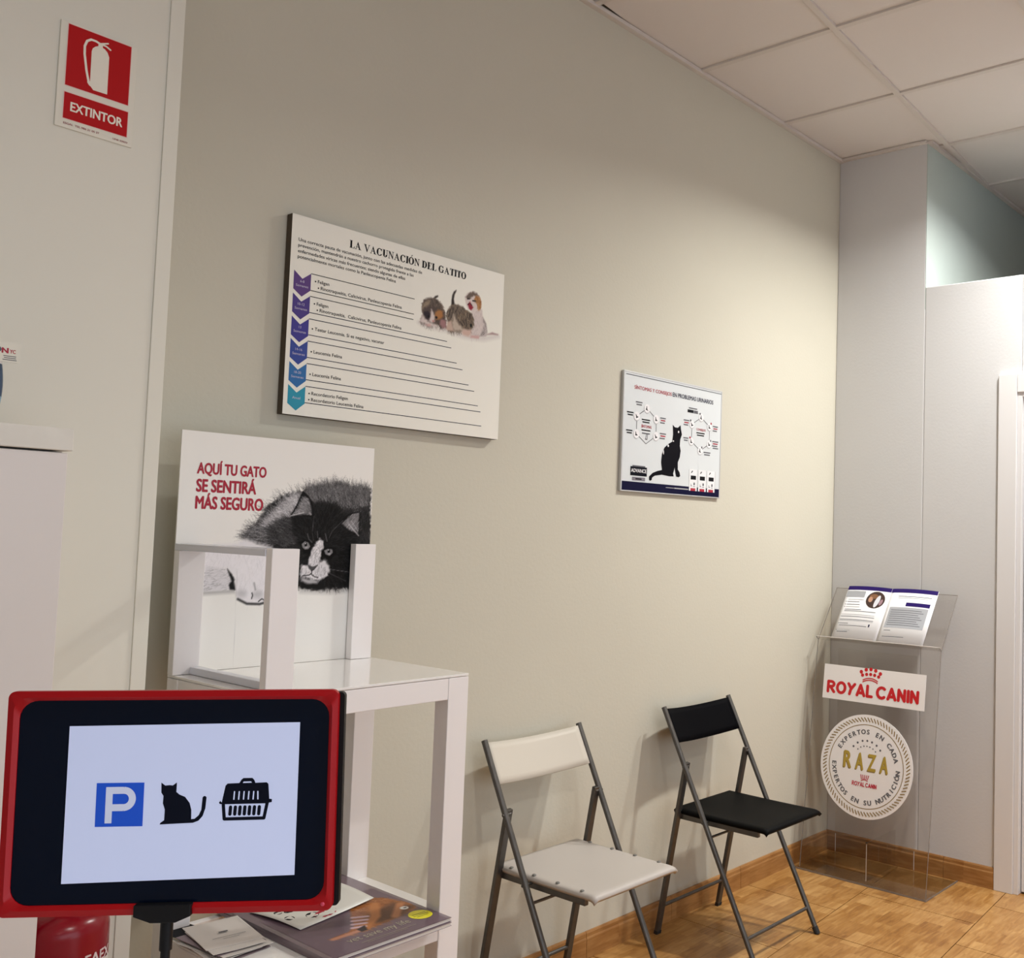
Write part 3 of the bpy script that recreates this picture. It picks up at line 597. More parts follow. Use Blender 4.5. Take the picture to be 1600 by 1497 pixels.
pic += stroke([(.070,.179),(.062,.1815),(.053,.1815),(.046,.176),(.0425,.165),(.043,.150),(.048,.120),(.0535,.098)],.0042)
pic += stroke([(.070,.180),(.083,.1855)],.003)+stroke([(.072,.1795),(.080,.179),(.088,.175)],.0032)+stroke([(.0535,.099),(.0565,.0955)],.006)
flat('extinguisher_pictogram', pic, M_PALE, t, Z+.0002)
flat('lettering', fit(text('EXTINTOR',.035),.0245,.0335,.118,.0515), M_PALE, t, Z+.0002)
flat('small_print', text_at('ESGAL  TEL 986 21 05 37',.0145,.007,.0038,.063,.02), mat('print_darkred','#8A1A1C',.5), t, Z); flat('small_print', text_at('UNE 23033',.102,.0055,.0034,.027,.02), mat('print_darkred','#8A1A1C',.5), t, Z)

# ================================================================ vaccination chart
t = thing('vaccination_chart', 'thick white board about kitten vaccination with coloured arrows and three kittens', 'poster', (-2.787,0,1.652), TO_BACK)
CW,CH,CT = .70,.495,.026
b = MB().box((0,0,.003),(CW,CH,CT-.0006)).build('board_core', mat('board_edge_brown','#4A4034',.8), t)
bx('printed_face', (0,0,CT-.0005),(CW,CH,CT), mat('chart_face','#EFEDE3',.6,spec=.2), t)
for xx in (.1,.6): bx('hanger', (xx,.40,0),(xx+.03,.43,.003), M_METAL, t)
Z = CT+.0003
flat('title_lettering', fit(serif('LA VACUNACIÓN DEL GATITO'), .164,.4485,.553,.4755), M_INK, t, Z)
for s,y,w in (('Una correcta pauta de vacunación, junto con las adecuadas medidas de',.4305,.378),('prevención, mantendrán a nuestro cachorro protegido frente a las',.4165,.350),('enfermedades víricas más frecuentes; siendo algunas de ellas',.402,.323),('potencialmente mortales como la Panleucopenia Felina',.388,.293)):
    flat('paragraph_line', text_at(s,.019,y,.0088,w,.014), M_INK, t, Z)
ys = [.3565,.2995,.2425,.187,.130,.0735]
cols = ['#54307A','#402A80','#32298A','#253F94','#1C66A6','#1690AC']
caps = ['6-8\nSemanas','10-12\nSemanas','13\nSemanas','14-16\nSemanas','18-20\nSemanas','Anual']
for y,c,cap in zip(ys,cols,caps):
    ch = flat('chevron', [P((.0115,y),(.035,y-.018),(.0585,y),(.0585,y-.043),(.035,y-.0625),(.0115,y-.0465))], mat('chevron_'+c[1:],c,.45), t, Z)
    L = cap.split('\n'); sh = text_at(L[0],.035,y-.0275,.0065,None,.0,'c')
    if len(L) > 1: sh += text_at(L[1],.035,y-.0385,.0062,.034,.0,'c')
    else: sh = text_at(L[0],.035,y-.034,.0068,.022,.0,'c')
    flat('chevron_lettering', sh, mat('chevron_text','#C9C3D6',.5), ch, .0002)
ends = [.376,.376,.375,.494,.510,.532,.554,.579,.601,.617,.628,.633]
ly = [.3565,.3145,.2995,.259,.2430,.203,.1870,.1465,.1310,.0905,.0740,.0332]
for e,y in zip(ends,ly): flat('ruled_line', [rect(.0585,y-.0009,e,y+.0009)], M_NAVY if e > .4 else M_INK, t, Z+.0001)
rows = [('Feligen',.078,.3385,.033),('Rinotraqueítis, Calicivirus, Panleucopenia Felina',.087,.3235,.248),('Feligen',.078,.282,.033),('Rinotraqueítis,  Calicivirus, Panleucopenia Felina',.087,.2675,.250),('Testar Leucemia. Si es negativo, vacunar',.076,.2185,.208),('Leucemia Felina',.076,.161,.082),('Leucemia Felina',.076,.1045,.082),('Recordatorio Feligen',.076,.0565,.105),('Recordatorio Leucemia Felina',.076,.0410,.153)]
for s,x,y,w in rows:
    flat('row_lettering', text_at(s,x,y-.0022,.0088,w,.014)+[disc(x-.0065,y+.001,.0020,12)], M_INK, t, Z)
picture('kitten_picture', paint_kittens(), M_PRINT, t, .36,.225,Z-.0002)

# ================================================================ urinary-problems poster
t = thing('symptom_poster', 'small framed poster with black sitting cat and navy bottom band', 'poster', (-1.508,0,1.530), TO_BACK)
PW,PH = .588,.417; PT = .012
bx('board', (.004,.004,.002),(PW-.004,PH-.004,PT-.001), mat('poster_face','#D6DBDD',.45), t)
M_FR = mat('frame_alu','#C9CACB',.35,.4)
for lo,hi in (((0,0,.001),(.006,PH,PT)),((PW-.006,0,.001),(PW,PH,PT)),((.006,PH-.006,.001),(PW-.006,PH,PT)),((.006,0,.001),(PW-.006,.004,PT))): bx('frame_strip', lo,hi, M_FR, t, .001)
Z = PT-.0004
flat('top_rule', [rect(.012,.4035,.582,.4062)], M_GREYINK, t, Z); flat('bottom_band', [rect(.006,.004,.582,.035)], M_NAVY, t, Z)
flat('title_lettering', fit(text('SÍNTOMAS Y CONSEJOS',.02),.058,.3545,.269,.3745), M_CRIMSON, t, Z); flat('title_lettering', fit(text('EN PROBLEMAS URINARIOS',.02),.275,.3575,.529,.3735), M_NAVY, t, Z)
hl = [(.131,.297),(.184,.265),(.185,.204),(.130,.172),(.076,.203),(.076,.265)]
hr = [(.455,.300),(.509,.270),(.509,.204),(.453,.174),(.396,.205),(.397,.269)]
for H in (hl,hr): flat('hexagon_line', stroke(H+H[:1],.0024,False), M_GREYINK, t, Z)
mini = [(-.5,-.55),(.55,-.5),(.5,-.3),(.1,-.2),(-.1,.25),(-.3,.7),(-.45,.4),(-.35,0)]
for H,skip in ((hl,3),(hr,-1)):
    for n,(x,y) in enumerate(H):
        if n == skip: flat('hand_icon', stroke([(x-.004,y+.016),(x+.002,y+.034)],.003)+stroke([(x+.005,y+.016),(x+.008,y+.034)],.003)+stroke([(x-.004,y+.016),(x+.005,y+.016)],.004), M_GREYINK, t, Z); continue
        r = .0155 if H is hl else .0145
        flat('icon_shadow', [disc(x-.0012,y-.002,r*1.06)], M_LIGHTINK, t, Z+.0001); i = flat('icon_disc', [disc(x,y,r)], M_PAPER, t, Z+.0002)
        flat('icon_cat', xf([P(*mini)],.0125,.0125,x-.0005,y,.3*(n%3)-.3), M_INK, i, .0001)
        if H is hr: flat('icon_dot', [disc(x+.009*(1 if n in (1,2,3) else -1),y+.013,.0042)], M_CRIMSON if n in (1,4) else M_GREYINK, i, .0002)
def bars(x,y,w,n,col=M_GREYINK,gap=.0085,h=.0042): 
    for k in range(n): flat('text_bar', [rect(x+.004*(k%2),y-gap*k,x+w-.003*(k%3),y-gap*k+h)], M_CRIMSON if (col is None and k == 1) else (col or M_GREYINK), t, Z+.0001)
bars(.068,.312,.036,2); bars(.022,.272,.035,2,M_INK); bars(.020,.209,.034,2,M_INK); bars(.206,.270,.033,3,None); bars(.206,.214,.036,3,None)
bars(.103,.254,.046,2,M_INK); flat('lettering', fit(text('SÍNTOMAS',.02),.101,.2275,.158,.2405), M_CRIMSON, t, Z); bars(.103,.217,.050,1,M_INK); bars(.106,.206,.044,1)
flat('lettering', fit(text('CONSEJOS',.02),.424,.2465,.484,.2575), M_CRIMSON, t, Z); bars(.426,.238,.052,2,M_INK)
flat('text_bar',[rect(.368,.311,.405,.322)],M_INK,t,Z); flat('text_bar',[rect(.407,.311,.432,.322)],M_GREYINK,t,Z); bars(.375,.326,.052,1); bars(.345,.278,.034,3,None); bars(.346,.212,.030,2); bars(.530,.272,.034,3,None); bars(.529,.214,.040,4,None); bars(.475,.168,.044,2)
cat = [(.281,.255),(.293,.247),(.311,.247),(.327,.258),(.330,.243),(.337,.224),(.328,.206),(.326,.182),(.332,.163),(.328,.140),(.317,.120),(.318,.094),(.329,.084),(.334,.071),(.325,.066),(.310,.067),(.305,.078),(.299,.100),(.291,.077),(.295,.067),(.268,.066),(.225,.069),(.185,.063),(.170,.055),(.168,.047),(.160,.043),(.153,.047),(.153,.058),(.172,.072),(.200,.081),(.225,.086),(.219,.113),(.222,.143),(.236,.168),(.260,.184),(.280,.193),(.284,.219)]
ck = flat('black_cat', [P(*cat)], mat('cat_black',(.004,.004,.007),.7,spec=.08), t, Z+.0001)
flat('cat_glint', [disc(.316,.232,.0042),disc(.257,.176,.0045),disc(.287,.196,.003),disc(.231,.150,.0025,12,.008)], M_PAPER, ck, .0001)
ad = flat('badge', [rect(.050,.0565,.140,.088)], mat('badge_black','#070B18',.6,spec=.1), t, Z+.0001); flat('badge_base', [rect(.060,.0395,.131,.052)], mat('badge_grey','#77747E',.4), t, Z+.0001); flat('badge_strip', [rect(.060,.088,.130,.0925)], M_GREYINK, t, Z+.0001)
flat('badge_lettering', fit(text('ADVANCE',.02),.0535,.068,.137,.081), M_PAPER, ad, .0001); flat('text_bar',[rect(.078,.0435,.112,.048)],M_INK,t,Z+.0002)
for x in (.389,.446,.503):
    p = flat('food_bag', [rect(x,.0205,x+.049,.101)], mat('bag_white','#E6E8EA',.4), t, Z+.0002)
    flat('bag_band', [rect(x+.009,.0625,x+.042,.0775)], M_INK, p, .0001); flat('bag_mark', [P((x+.010,.0875),(x+.018,.0965),(x+.022,.0935),(x+.014,.0865))], M_INK, p, .0001)
    flat('bag_foot', [rect(x+.009,.0205,x+.040,.0305)], M_CRIMSON, p, .0001); flat('bag_cat', xf([P(*mini)],.008,.009,x+.014,.042)+[rect(x+.025,.036,x+.038,.038),rect(x+.027,.042,x+.036,.052)], M_GREYINK, p, .0001)
    flat('bag_edge', [rect(x+.049,.0345,x+.0515,.101)], M_LIGHTINK, p, 0.)
flat('small_print', [rect(.250,.0235,.298,.0255)], M_LIGHTINK, t, Z+.0002); flat('small_print', [rect(.300,.0225,.385,.0265)], M_LIGHTINK, t, Z+.0002)

# ================================================================ white side table with its magazines
TX0,TX1,TY0,TY1,TZ = -3.072,-2.575,-.498,-.112,1.060
t = thing('side_table', 'tall white side table with glossy top and lower shelf', 'table', ((TX0+TX1)/2,(TY0+TY1)/2,0))
ox,oy = t.location.x,t.location.y
def tb(name, lo, hi, m=M_WHITE, bv=.0015): return bx(name,(lo[0]-ox,lo[1]-oy,lo[2]),(hi[0]-ox,hi[1]-oy,hi[2]),m,t,bv)
tb('table_top',(TX0,TY0,1.0545),(TX1,TY1,TZ),M_GLOSSWHITE,.001)
LW = .057
for x in (TX0,TX1-LW):
    for y in (TY0,TY1-.045): tb('leg',(x,y,0),(x+LW,y+.045,1.0535 if (x,y) != (TX0,TY0) else .5255))
for z0,z1 in ((1.006,1.0535),(.484,.526)):
    tb('apron',(TX0+LW,TY0+.001,z0),(TX1-LW,TY0+.020,z1)); tb('apron',(TX0+LW,TY1-.020,z0),(TX1-LW,TY1-.001,z1))
    tb('apron',(TX0+.001,TY0+.045,z0),(TX0+.020,TY1-.045,z1)); tb('apron',(TX1-.020,TY0+.045,z0),(TX1-.001,TY1-.045,z1))
tb('lower_shelf',(TX0+.002,TY0+.0455,.526),(TX1-.002,TY1-.0455,.531),M_GLOSSWHITE,.001)
tb('shelf_edge',(TX0+LW,TY0+.002,.526),(TX1-LW,TY0+.0455,.531),M_GLOSSWHITE,.001)
# open white display frame standing on the table, cat poster behind it
t = thing('poster_display', 'open white display frame of narrow boards standing on the side table', 'display', (TX0,TY1,TZ+.0005))
def fb(name, lo, hi, m=M_WHITE): return bx(name,(lo[0]-TX0,lo[1]-TY1,lo[2]-TZ),(hi[0]-TX0,hi[1]-TY1,hi[2]-TZ),m,t,.0012)
M_RAIL = mat('white_edge_band','#DCDDE6',.25)
fb('post',(-3.076,-.142,TZ),(-3.019,-.120,1.322)); fb('post',(-3.074,-.497,TZ),(-3.016,-.475,1.3375)); fb('post',(-2.641,-.142,TZ),(-2.583,-.120,1.340))
fb('top_rail',(-3.076,-.4748,1.3225),(-3.019,-.120,1.3365),M_RAIL); fb('bottom_rail',(-3.040,-.4748,TZ),(-3.019,-.142,1.0755),M_RAIL)
t = thing('cat_poster', 'white poster with a grey and white cat reading AQUÍ TU GATO', 'poster', (-3.073,-.1135,TZ+.0005), TO_BACK)
bx('card', (0,0,0),(.489,.520,.0035), mat('poster_card','#DAD7D0',.4), t)
picture('cat_picture', paint_cat(), M_PRINTGLOSS, t, 0.,.0005,.0037)
for s,x1,y0,y1 in (('AQUÍ TU GATO',.200,.4235,.4595),('SE SENTIRÁ',.177,.3885,.4245),('MÁS SEGURO',.196,.3515,.3875)):
    flat('lettering', fit(text(s,.045),.037,y0,x1,y1), M_CRIMSON, t, .0042)
# magazines on the lower shelf
SZ = .5313
def magazine(z, x0, y0, w, h, th, rz, cover, label):
    t = thing('magazine', label, 'magazine', (x0,y0,z), (0,0,rz), 'large magazines on the lower shelf')
    bx('pages', (.001,.001,.0004),(w-.002,h-.001,th-.0006), mat('page_edges','#D8D2CC',.7), t); bx('cover', (0,0,th-.0006),(w,h,th), cover, t); bx('cover', (0,0,0),(w,h,.0004), cover, t); bx('spine', (-.0006,0,0),(0,h,th), cover, t)
    return t
M_MAUVE = mat('cover_mauve','#6E5C66',.16,coat=.5)
magazine(SZ,-2.934,-.550,.296,.45,.0075,.008,M_MAUVE,'mauve magazine lying underneath, only its edges showing')
t = magazine(SZ+.008,-2.936,-.543,.301,.45,.0075,0.,M_MAUVE,'large mauve magazine on top with brown dog cover and yellow sticker')
Z = .0078
def off(p): return [(x+2.912,y+.543) for x,y in p]
cv = Canvas(.28,.27,.002,(.43,.36,.40),5)
dog = off([(-2.70,-.29),(-2.681,-.305),(-2.650,-.345),(-2.631,-.415),(-2.642,-.444),(-2.732,-.463),(-2.788,-.469),(-2.863,-.464),(-2.868,-.456),(-2.818,-.452),(-2.790,-.43),(-2.768,-.387),(-2.744,-.347),(-2.73,-.30)])
cv.blob(dog,(.60,.36,.19),.003,.002); cv.fur(dog,900,-.9,.02,(.42,.22,.10),(.80,.56,.36),.5,.5)
cv.blob(off([(-2.745,-.405),(-2.655,-.38),(-2.636,-.43),(-2.68,-.455),(-2.74,-.46),(-2.77,-.44)]),(.28,.17,.12),.008,0,.7); cv.line(off([(-2.69,-.36),(-2.73,-.42),(-2.79,-.462)]),.022,(.72,.46,.26),.004); cv.line(off([(-2.65,-.40),(-2.70,-.45)]),.018,(.70,.46,.30),.004)
cv.line(off([(-2.80,-.462),(-2.862,-.462)]),.012,(.74,.52,.42),.003)
for k in range(4): cv.line(off([(-2.768-.011*k,-.392-.016*k),(-2.742-.012*k,-.408-.014*k)]),.010,(.84,.72,.76),.002)
cv.oval(.254,.118,.0095,.0095,(.93,.92,.9),.001); cv.oval(.256,.118,.004,.003,(.2,.2,.2),.001); cv.blob(off([(-2.80,-.452),(-2.775,-.445),(-2.785,-.47),(-2.80,-.47)]),(.15,.1,.1),.002)
picture('cover_picture', cv, print_mat('cover_print',.16), t, 0.012,.0,Z) 
flat('cover_lettering', fit(text('vet save my life',.0),.074,.033,.226,.062), mat('cover_text','#A8A08A',.3), t, Z+.0004); flat('cover_rule', [rect(.090,.024,.225,.0252),rect(.10,.018,.20,.0188)], mat('cover_text','#A8A08A',.3), t, Z+.0004)
st = flat('sticker', [disc(.265,.061,.026,40)], mat('sticker_yellow','#E8E020',.35), t, Z+.0004, 'round yellow sticker'); flat('sticker_bars', [rect(.247,.066,.283,.0685),rect(.245,.058,.285,.0605),rect(.250,.051,.280,.0535)], mat('sticker_olive','#8A8420',.4), st, .0002)
flat('cover_logo', stroke(arc(.268,.392,.012,.014,200,300,6),.006)+[disc(.281,.386,.0055)], mat('sticker_yellow','#E8E020',.35), t, Z+.0004)
t = thing('folded_leaflet', 'white leaflet with dark spots and a red oval on the magazine', 'leaflet', (-2.893,-.374,SZ+.0162), (0,0,.06))
LF = lambda u,v:(u*.205-.01*v, v*.165+.02*u, .0012+.016*(u**2)*(.3+.7*v)+.004*math.sin(PI*v))
MB().grid(14,10,LF).build('sheet', mat('leaflet_white','#DAD8D0',.4), t, smooth=True, solid=.0006)
def onleaf(name, cu, cvv, ru, rv, m):
    n = 18; o = MB(); V = [(LF(cu+ru*math.cos(2*PI*k/n),cvv+rv*math.sin(2*PI*k/n))) for k in range(n)]
    o._add([(x,y,z+.0006) for x,y,z in V],[tuple(range(n))]); o.build(name, m, t)
for cu,cw,ru,rv in ((.10,.36,.05,.07),(.22,.55,.06,.06),(.30,.22,.07,.08),(.12,.62,.04,.06),(.42,.42,.05,.06)): onleaf('spot', cu,cw,ru,rv, M_INK)
onleaf('red_oval', .42,.14,.14,.10, M_CRIMSON); onleaf('blue_mark', .90,.86,.05,.09, M_NAVY)
# loose flyers at the other end of the shelf
M_FLY = mat('flyer_paper','#D2CCC6',.6); M_FLY2 = mat('flyer_paper_mauve','#8A7A80',.5)
def flyer(i, x, y, rz, w, h, m, label, group=None):
    t = thing('flyer', label, 'flyer', (x,y,SZ+.0006+.0024*i), (0,0,rz), group)
    MB().grid(6,6,lambda u,v:(u*w-w/2,v*h-h/2,.0006+.0012*((2*u-1)**2)*(1 if i%2 else .6))).build('sheet', m, t, solid=.0009)
    return t
MV,CR = 'mauve flyer inside the untidy pile on the lower shelf','cream flyer inside the untidy pile on the lower shelf'
fly = [(-3.015,-.300,.10,M_FLY2),(-3.022,-.292,-.06,M_FLY),(-3.018,-.296,.16,M_FLY),(-3.005,-.300,-.02,M_FLY),(-3.016,-.284,.08,M_FLY2),(-3.010,-.290,-.12,M_FLY)]
for i,(x,y,r,m) in enumerate(fly): flyer(i,x,y,r,.105,.148,m,MV if m is M_FLY2 else CR,'mauve flyers in the pile' if m is M_FLY2 else 'cream flyers in the pile')
t = flyer(len(fly),-3.004,-.268,-.16,.112,.145,mat('flyer_top','#D9D2CC',.5),'topmost cream flyer of the untidy pile with two lines of print')
flat('print', [rect(-.030,-.030,.036,-.0282),rect(-.012,-.040,.020,-.0385),rect(-.008,-.004,.010,.002)], M_GREYINK, t, .0032); flat('border_line', stroke(arc(.036,.055,.014,.014,0,90,6)+[(.0,.069)],.0008,False)+stroke([(.05,.055),(.05,-.02)],.0008,False), M_LIGHTINK, t, .0032)
t = thing('booklet', 'dark booklet poking out behind the flyer pile', 'booklet', (-3.035,-.195,SZ+.0005), (0,0,.2)); bx('pages',(-.03,-.045,0),(.03,.045,.004),M_PAPERWARM,t); bx('cover',(-.0315,-.046,.004),(.0315,.046,.0048),M_INK,t)
# ================================================================ folding chairs
def folding_chair(name, label, xc, m_seat, m_back, rivets):
    t = thing(name, label, 'chair', (xc,-.02,0), group='folding chairs by the wall')
    ft,tp = Vector((0,-.445,0)),Vector((0,-.040,.778))          # long legs run from the front feet to the top of the backrest
    def on(z): k = z/.778; return ft.y+(tp.y-ft.y)*k
    for s in (-1,1):
        X = .197*s
        lg = MB().tube([(X,ft.y,.004),(X,on(.39),.39),(X,tp.y,.778)],.0095,14,.9).build('leg', M_METAL, t, smooth='auto')
        MB().tube([(X,ft.y-.001,.0),(X,on(.022),.022)],.0108,14).build('foot_cap', M_BLACKRUB, lg, smooth='auto'); MB().tube([(X,on(.776),.776),(X,on(.781),.781)],.0092,14).build('end_plug', M_METAL, lg, smooth='auto')
        r = .183*s
        rl = MB().tube([(r,on(.603)-.004,.603),(r,-.105,.435),(r,-.028,.004)],.0068,4,1.7,up=(1,0,0),square=True).build('leg', M_METAL, t, bevel=.002)
        MB().tube([(r,-.0278,.0),(r,-.0300,.012)],.0072,4,1.68,up=(1,0,0),square=True).build('foot_cap', M_BLACKRUB, rl)
        MB().tube([(.178*s,on(.59),.590),(.2075*s,on(.59),.590)],.0042,12).build('pivot_bolt', M_METAL, t, smooth='auto')
        MB().tube([(.166*s,on(.424),.418),(.2075*s,on(.424),.418)],.004,12).build('pivot_bolt', M_METAL, t, smooth='auto')
        MB().box((.1655*s-.0075,-.425,.404),(.1655*s+.0075,-.092,.428)).build('seat_rail', M_METAL, t, bevel=.002)
    MB().tube([(-.19,on(.08),.08),(.19,on(.08),.08)],.0062,10).build('front_rung', M_METAL, t, smooth='auto')
    MB().tube([(-.18,-.045,.098),(.18,-.045,.098)],.0062,10).build('rear_rung', M_METAL, t, smooth='auto')
    MB().tube([(-.19,on(.385)+.0,.372),(.19,on(.385)+.0,.372)],.0042,10).build('seat_rod', M_METAL, t, smooth='auto')
    def seat(u,v):
        x = (u*2-1)*.177; y = -.080-.385*v; z = .438-.007*(1-abs(2*u-1)**3)*math.sin(PI*min(1,max(0,v)))
        q = max(0.,(v-.93)/.07); z -= .010*(1-math.sqrt(max(0,1-q*q))) if q < 1 else .010
        e = max(0.,(abs(2*u-1)-.965)/.035); z -= .006*e*e
        return (x,y,z)
    MB().grid(26,40,seat).build('seat', m_seat, t, bevel=0, smooth=True, solid=.012)
    if rivets:
        for s in (-1,1):
            for y in (-.135,-.225,-.315,-.405): MB().lathe([(0,.0022),(.004,.0018),(.0058,.0004),(.0058,-.003)],14,(.163*s,y,.4385)).build('rivet', mat('rivet_grey','#77756F',.5), t, smooth=True)
    d = (tp-ft).normalized(); nb = Vector((0,d.z,-d.y))
    def back(u,v):
        k = (.668+.108*v)/.778; c = ft+(tp-ft)*k; s = (2*u-1)
        return (s*.190, c.y+nb.y*(.026*(1-s*s))-.004, c.z+nb.z*(.026*(1-s*s)) - .0*(1-s*s))
    MB().grid(20,6,back).build('backrest', m_back, t, smooth=True, solid=.007, bevel=0)
    return t
M_MILK = mat('milky_plastic','#BFB8B1',.4,spec=.3); M_MILKBACK = mat('milky_plastic_back','#D2CBBE',.45,spec=.25)
folding_chair('folding_chair','folding chair with milky white seat and backrest on grey metal frame',-1.925,M_MILK,M_MILKBACK,True)
folding_chair('folding_chair','folding chair with black plastic seat and backrest on grey metal frame',-1.093,mat('seat_black',(.0035,.0035,.0035),.6,spec=.07),mat('back_black',(.002,.002,.003),.65,spec=.05),False)

# ================================================================ clear acrylic brochure stand in the corner
def acrylic():
    m = bpy.data.materials.new('clear_acrylic'); m.use_nodes = True; nt = m.node_tree; nt.nodes.clear(); N = nt.nodes.new; Lk = nt.links.new
    o = N('ShaderNodeOutputMaterial'); tr = N('ShaderNodeBsdfTransparent'); tr.inputs[0].default_value = (.955,.945,.935,1); gl = N('ShaderNodeBsdfGlossy'); gl.inputs['Roughness'].default_value = .03
    fr = N('ShaderNodeFresnel'); fr.inputs['IOR'].default_value = 1.6; mx = N('ShaderNodeMixShader'); ge = N('ShaderNodeNewGeometry'); iv = N('ShaderNodeMath'); iv.operation = 'SUBTRACT'; iv.inputs[0].default_value = 1.; Lk(ge.outputs['Backfacing'],iv.inputs[1]); mu = N('ShaderNodeMath'); mu.operation = 'MULTIPLY'; Lk(fr.outputs[0],mu.inputs[0]); Lk(iv.outputs[0],mu.inputs[1]); Lk(mu.outputs[0],mx.inputs[0]); Lk(tr.outputs[0],mx.inputs[1]); Lk(gl.outputs[0],mx.inputs[2]); Lk(mx.outputs[0],o.inputs[0]); return m
def acrylic_edge():
    m = bpy.data.materials.new('acrylic_cut_edge'); m.use_nodes = True; nt = m.node_tree; nt.nodes.clear(); N = nt.nodes.new; Lk = nt.links.new
    o = N('ShaderNodeOutputMaterial'); tr = N('ShaderNodeBsdfTransparent'); tr.inputs[0].default_value = (.75,.74,.73,1); b = N('ShaderNodeBsdfPrincipled'); b.inputs['Base Color'].default_value = (.34,.31,.29,1); b.inputs['Roughness'].default_value = .15
    mx = N('ShaderNodeMixShader'); mx.inputs[0].default_value = .6; Lk(tr.outputs[0],mx.inputs[1]); Lk(b.outputs[0],mx.inputs[2]); Lk(mx.outputs[0],o.inputs[0]); return m
M_ACR = acrylic(); M_ACE = acrylic_edge()
Y0,Y1 = -.055,-.615
t = thing('brochure_stand', 'clear acrylic floor stand with sloping desk, logo plate and round badge', 'stand', (-.18,-.335,.0))
def sl(x,y,z): return (x+.18,y+.335,z)
def slab(name, a, b, th, m=M_ACR, y0=Y0, y1=Y1, edges=True):
    """a flat sheet seen from the side as the segment a-b (x,z), th thick, from y0 to y1"""
    A,B = Vector((a[0],0,a[1])),Vector((b[0],0,b[1])); n = (B-A).normalized().cross(Vector((0,1,0)))*th
    q = [(A.x,A.z),(B.x,B.z),(B.x+n.x,B.z+n.z),(A.x+n.x,A.z+n.z)]
    V = [sl(x,y0,z) for x,z in q]+[sl(x,y1,z) for x,z in q]
    mb = MB(); mb._add(V,[(0,1,2,3),(7,6,5,4),(0,4,5,1),(1,5,6,2),(2,6,7,3),(3,7,4,0)]); o = mb.build(name, m, t)
    if edges:
        for y in (y0,y1):
            e = MB(); s = .0012 if y == y0 else -.0012
            e._add([sl(x,y+s*.2,z) for x,z in q]+[sl(x,y+s,z) for x,z in q],[(0,1,2,3),(7,6,5,4),(0,4,5,1),(1,5,6,2),(2,6,7,3),(3,7,4,0)]); e.build('cut_edge', M_ACE, o)
    return o
mb = MB(); mb.box(sl(-.335,-.620,.0),sl(-.022,-.035,.008)); base = mb.build('base_plate', M_ACR, t, bevel=.001)
for lo,hi in (((-.3362,-.620,.0005),(-.3352,-.035,.0078)),((-.335,-.6212,.0005),(-.022,-.6202,.0078))): MB().box(sl(*lo),sl(*hi)).build('cut_edge', M_ACE, base)
BOT,BEND,TOP = (-.322,.0085),(-.205,.950),(-.045,1.168)
front = slab('front_panel', BOT, BEND, .005)
desk = slab('desk_panel', (BEND[0]+.002,BEND[1]+.001), TOP, .005)
slab('back_panel', (-.030,.0085), (-.030,.90), .004, y0=-.06, y1=-.435, edges=False)
dd = (Vector((TOP[0],0,TOP[1]))-Vector((BEND[0],0,BEND[1]))).normalized(); nn = Vector((-dd.z,0,dd.x))
lip0 = (BEND[0]+nn.x*.0,BEND[1]+nn.z*.0)
slab('lip', (BEND[0]-.001,BEND[1]+.002), (BEND[0]+nn.x*.022-.001,BEND[1]+nn.z*.022+.002), .004, M_ACR)
e = MB(); lx,lz = BEND[0]+nn.x*.023,BEND[1]+nn.z*.023+.002; e.tube([sl(lx,Y0,lz),sl(lx,Y1,lz)],.0015,6).build('lip_edge', mat('acrylic_bright','#D8D4D0',.1), t)
e = MB(); e.tube([sl(TOP[0],Y0,TOP[1]),sl(TOP[0],Y1,TOP[1])],.0013,6).build('top_edge', M_ACE, t)
MB().box(sl(-.300,-.352,.0085),sl(-.040,-.346,.16)).build('foot_rib', M_ACR, t); MB().tube([sl(-.301,-.349,.009),sl(-.301,-.349,.155)],.0016,6).build('rib_edge', mat('acrylic_bright','#D8D4D0',.1), t)
MB().lathe([(0,.003),(.004,.002),(.005,0)],12,sl(-.30,-.349,.16)).build('screw_cap', M_INK, t, smooth=True)
for y in (-.062,-.433): MB().tube([sl(-.032,y,.009),sl(-.032,y,.085)],.0016,6).build('rib_edge', mat('acrylic_bright','#D8D4D0',.1), t)
# prints stuck on the sloping front panel: local x runs towards -y, y up the panel, z out
ang = math.atan2(BEND[0]-BOT[0],BEND[1]-BOT[1])
def on_front(name): 
    o = bpy.data.objects.new(name,None); C.objects.link(o); o.parent = t
    d = Vector((BEND[0]-BOT[0],0,BEND[1]-BOT[1])).normalized(); X = Vector((0,-1,0)); Zn = X.cross(d)
    o.matrix_local = Matrix(((X.x,d.x,Zn.x,BOT[0]+.18+Zn.x*.0056),(X.y,d.y,Zn.y,.335),(X.z,d.z,Zn.z,BOT[1]+Zn.z*.0056),(0,0,0,1))); return o
pl = on_front('logo_plate')
MB().box((.100,.705,.0),(.562,.848,.003)).build('plate', mat('plate_white','#F5F2F2',.25), pl)
flat('logo_lettering', fit(rounded('ROYAL CANIN',.225),.118,.728,.538,.782), M_LOGORED, pl, .0034); flat('logo_crown', crown_dots(.318,.795,.098), M_LOGORED, pl, .0034)
bd = on_front('round_badge'); bcx,bcy,br = .325,.452,.208
MB().prism([(bcx+br*math.cos(2*PI*k/72),bcy+br*math.sin(2*PI*k/72)) for k in range(72)],0,.003).build('badge_disc', mat('badge_white','#F3F1F2',.4), bd)
rope = []
for k in range(84):
    a = 2*PI*k/84; c_,s_ = math.cos(a),math.sin(a); tx_,ty_ = -s_,c_
    rope += stroke([(bcx+c_*.181+tx_*-.005,bcy+s_*.181+ty_*-.005),(bcx+c_*.195+tx_*.005,bcy+s_*.195+ty_*.005)],.0042)
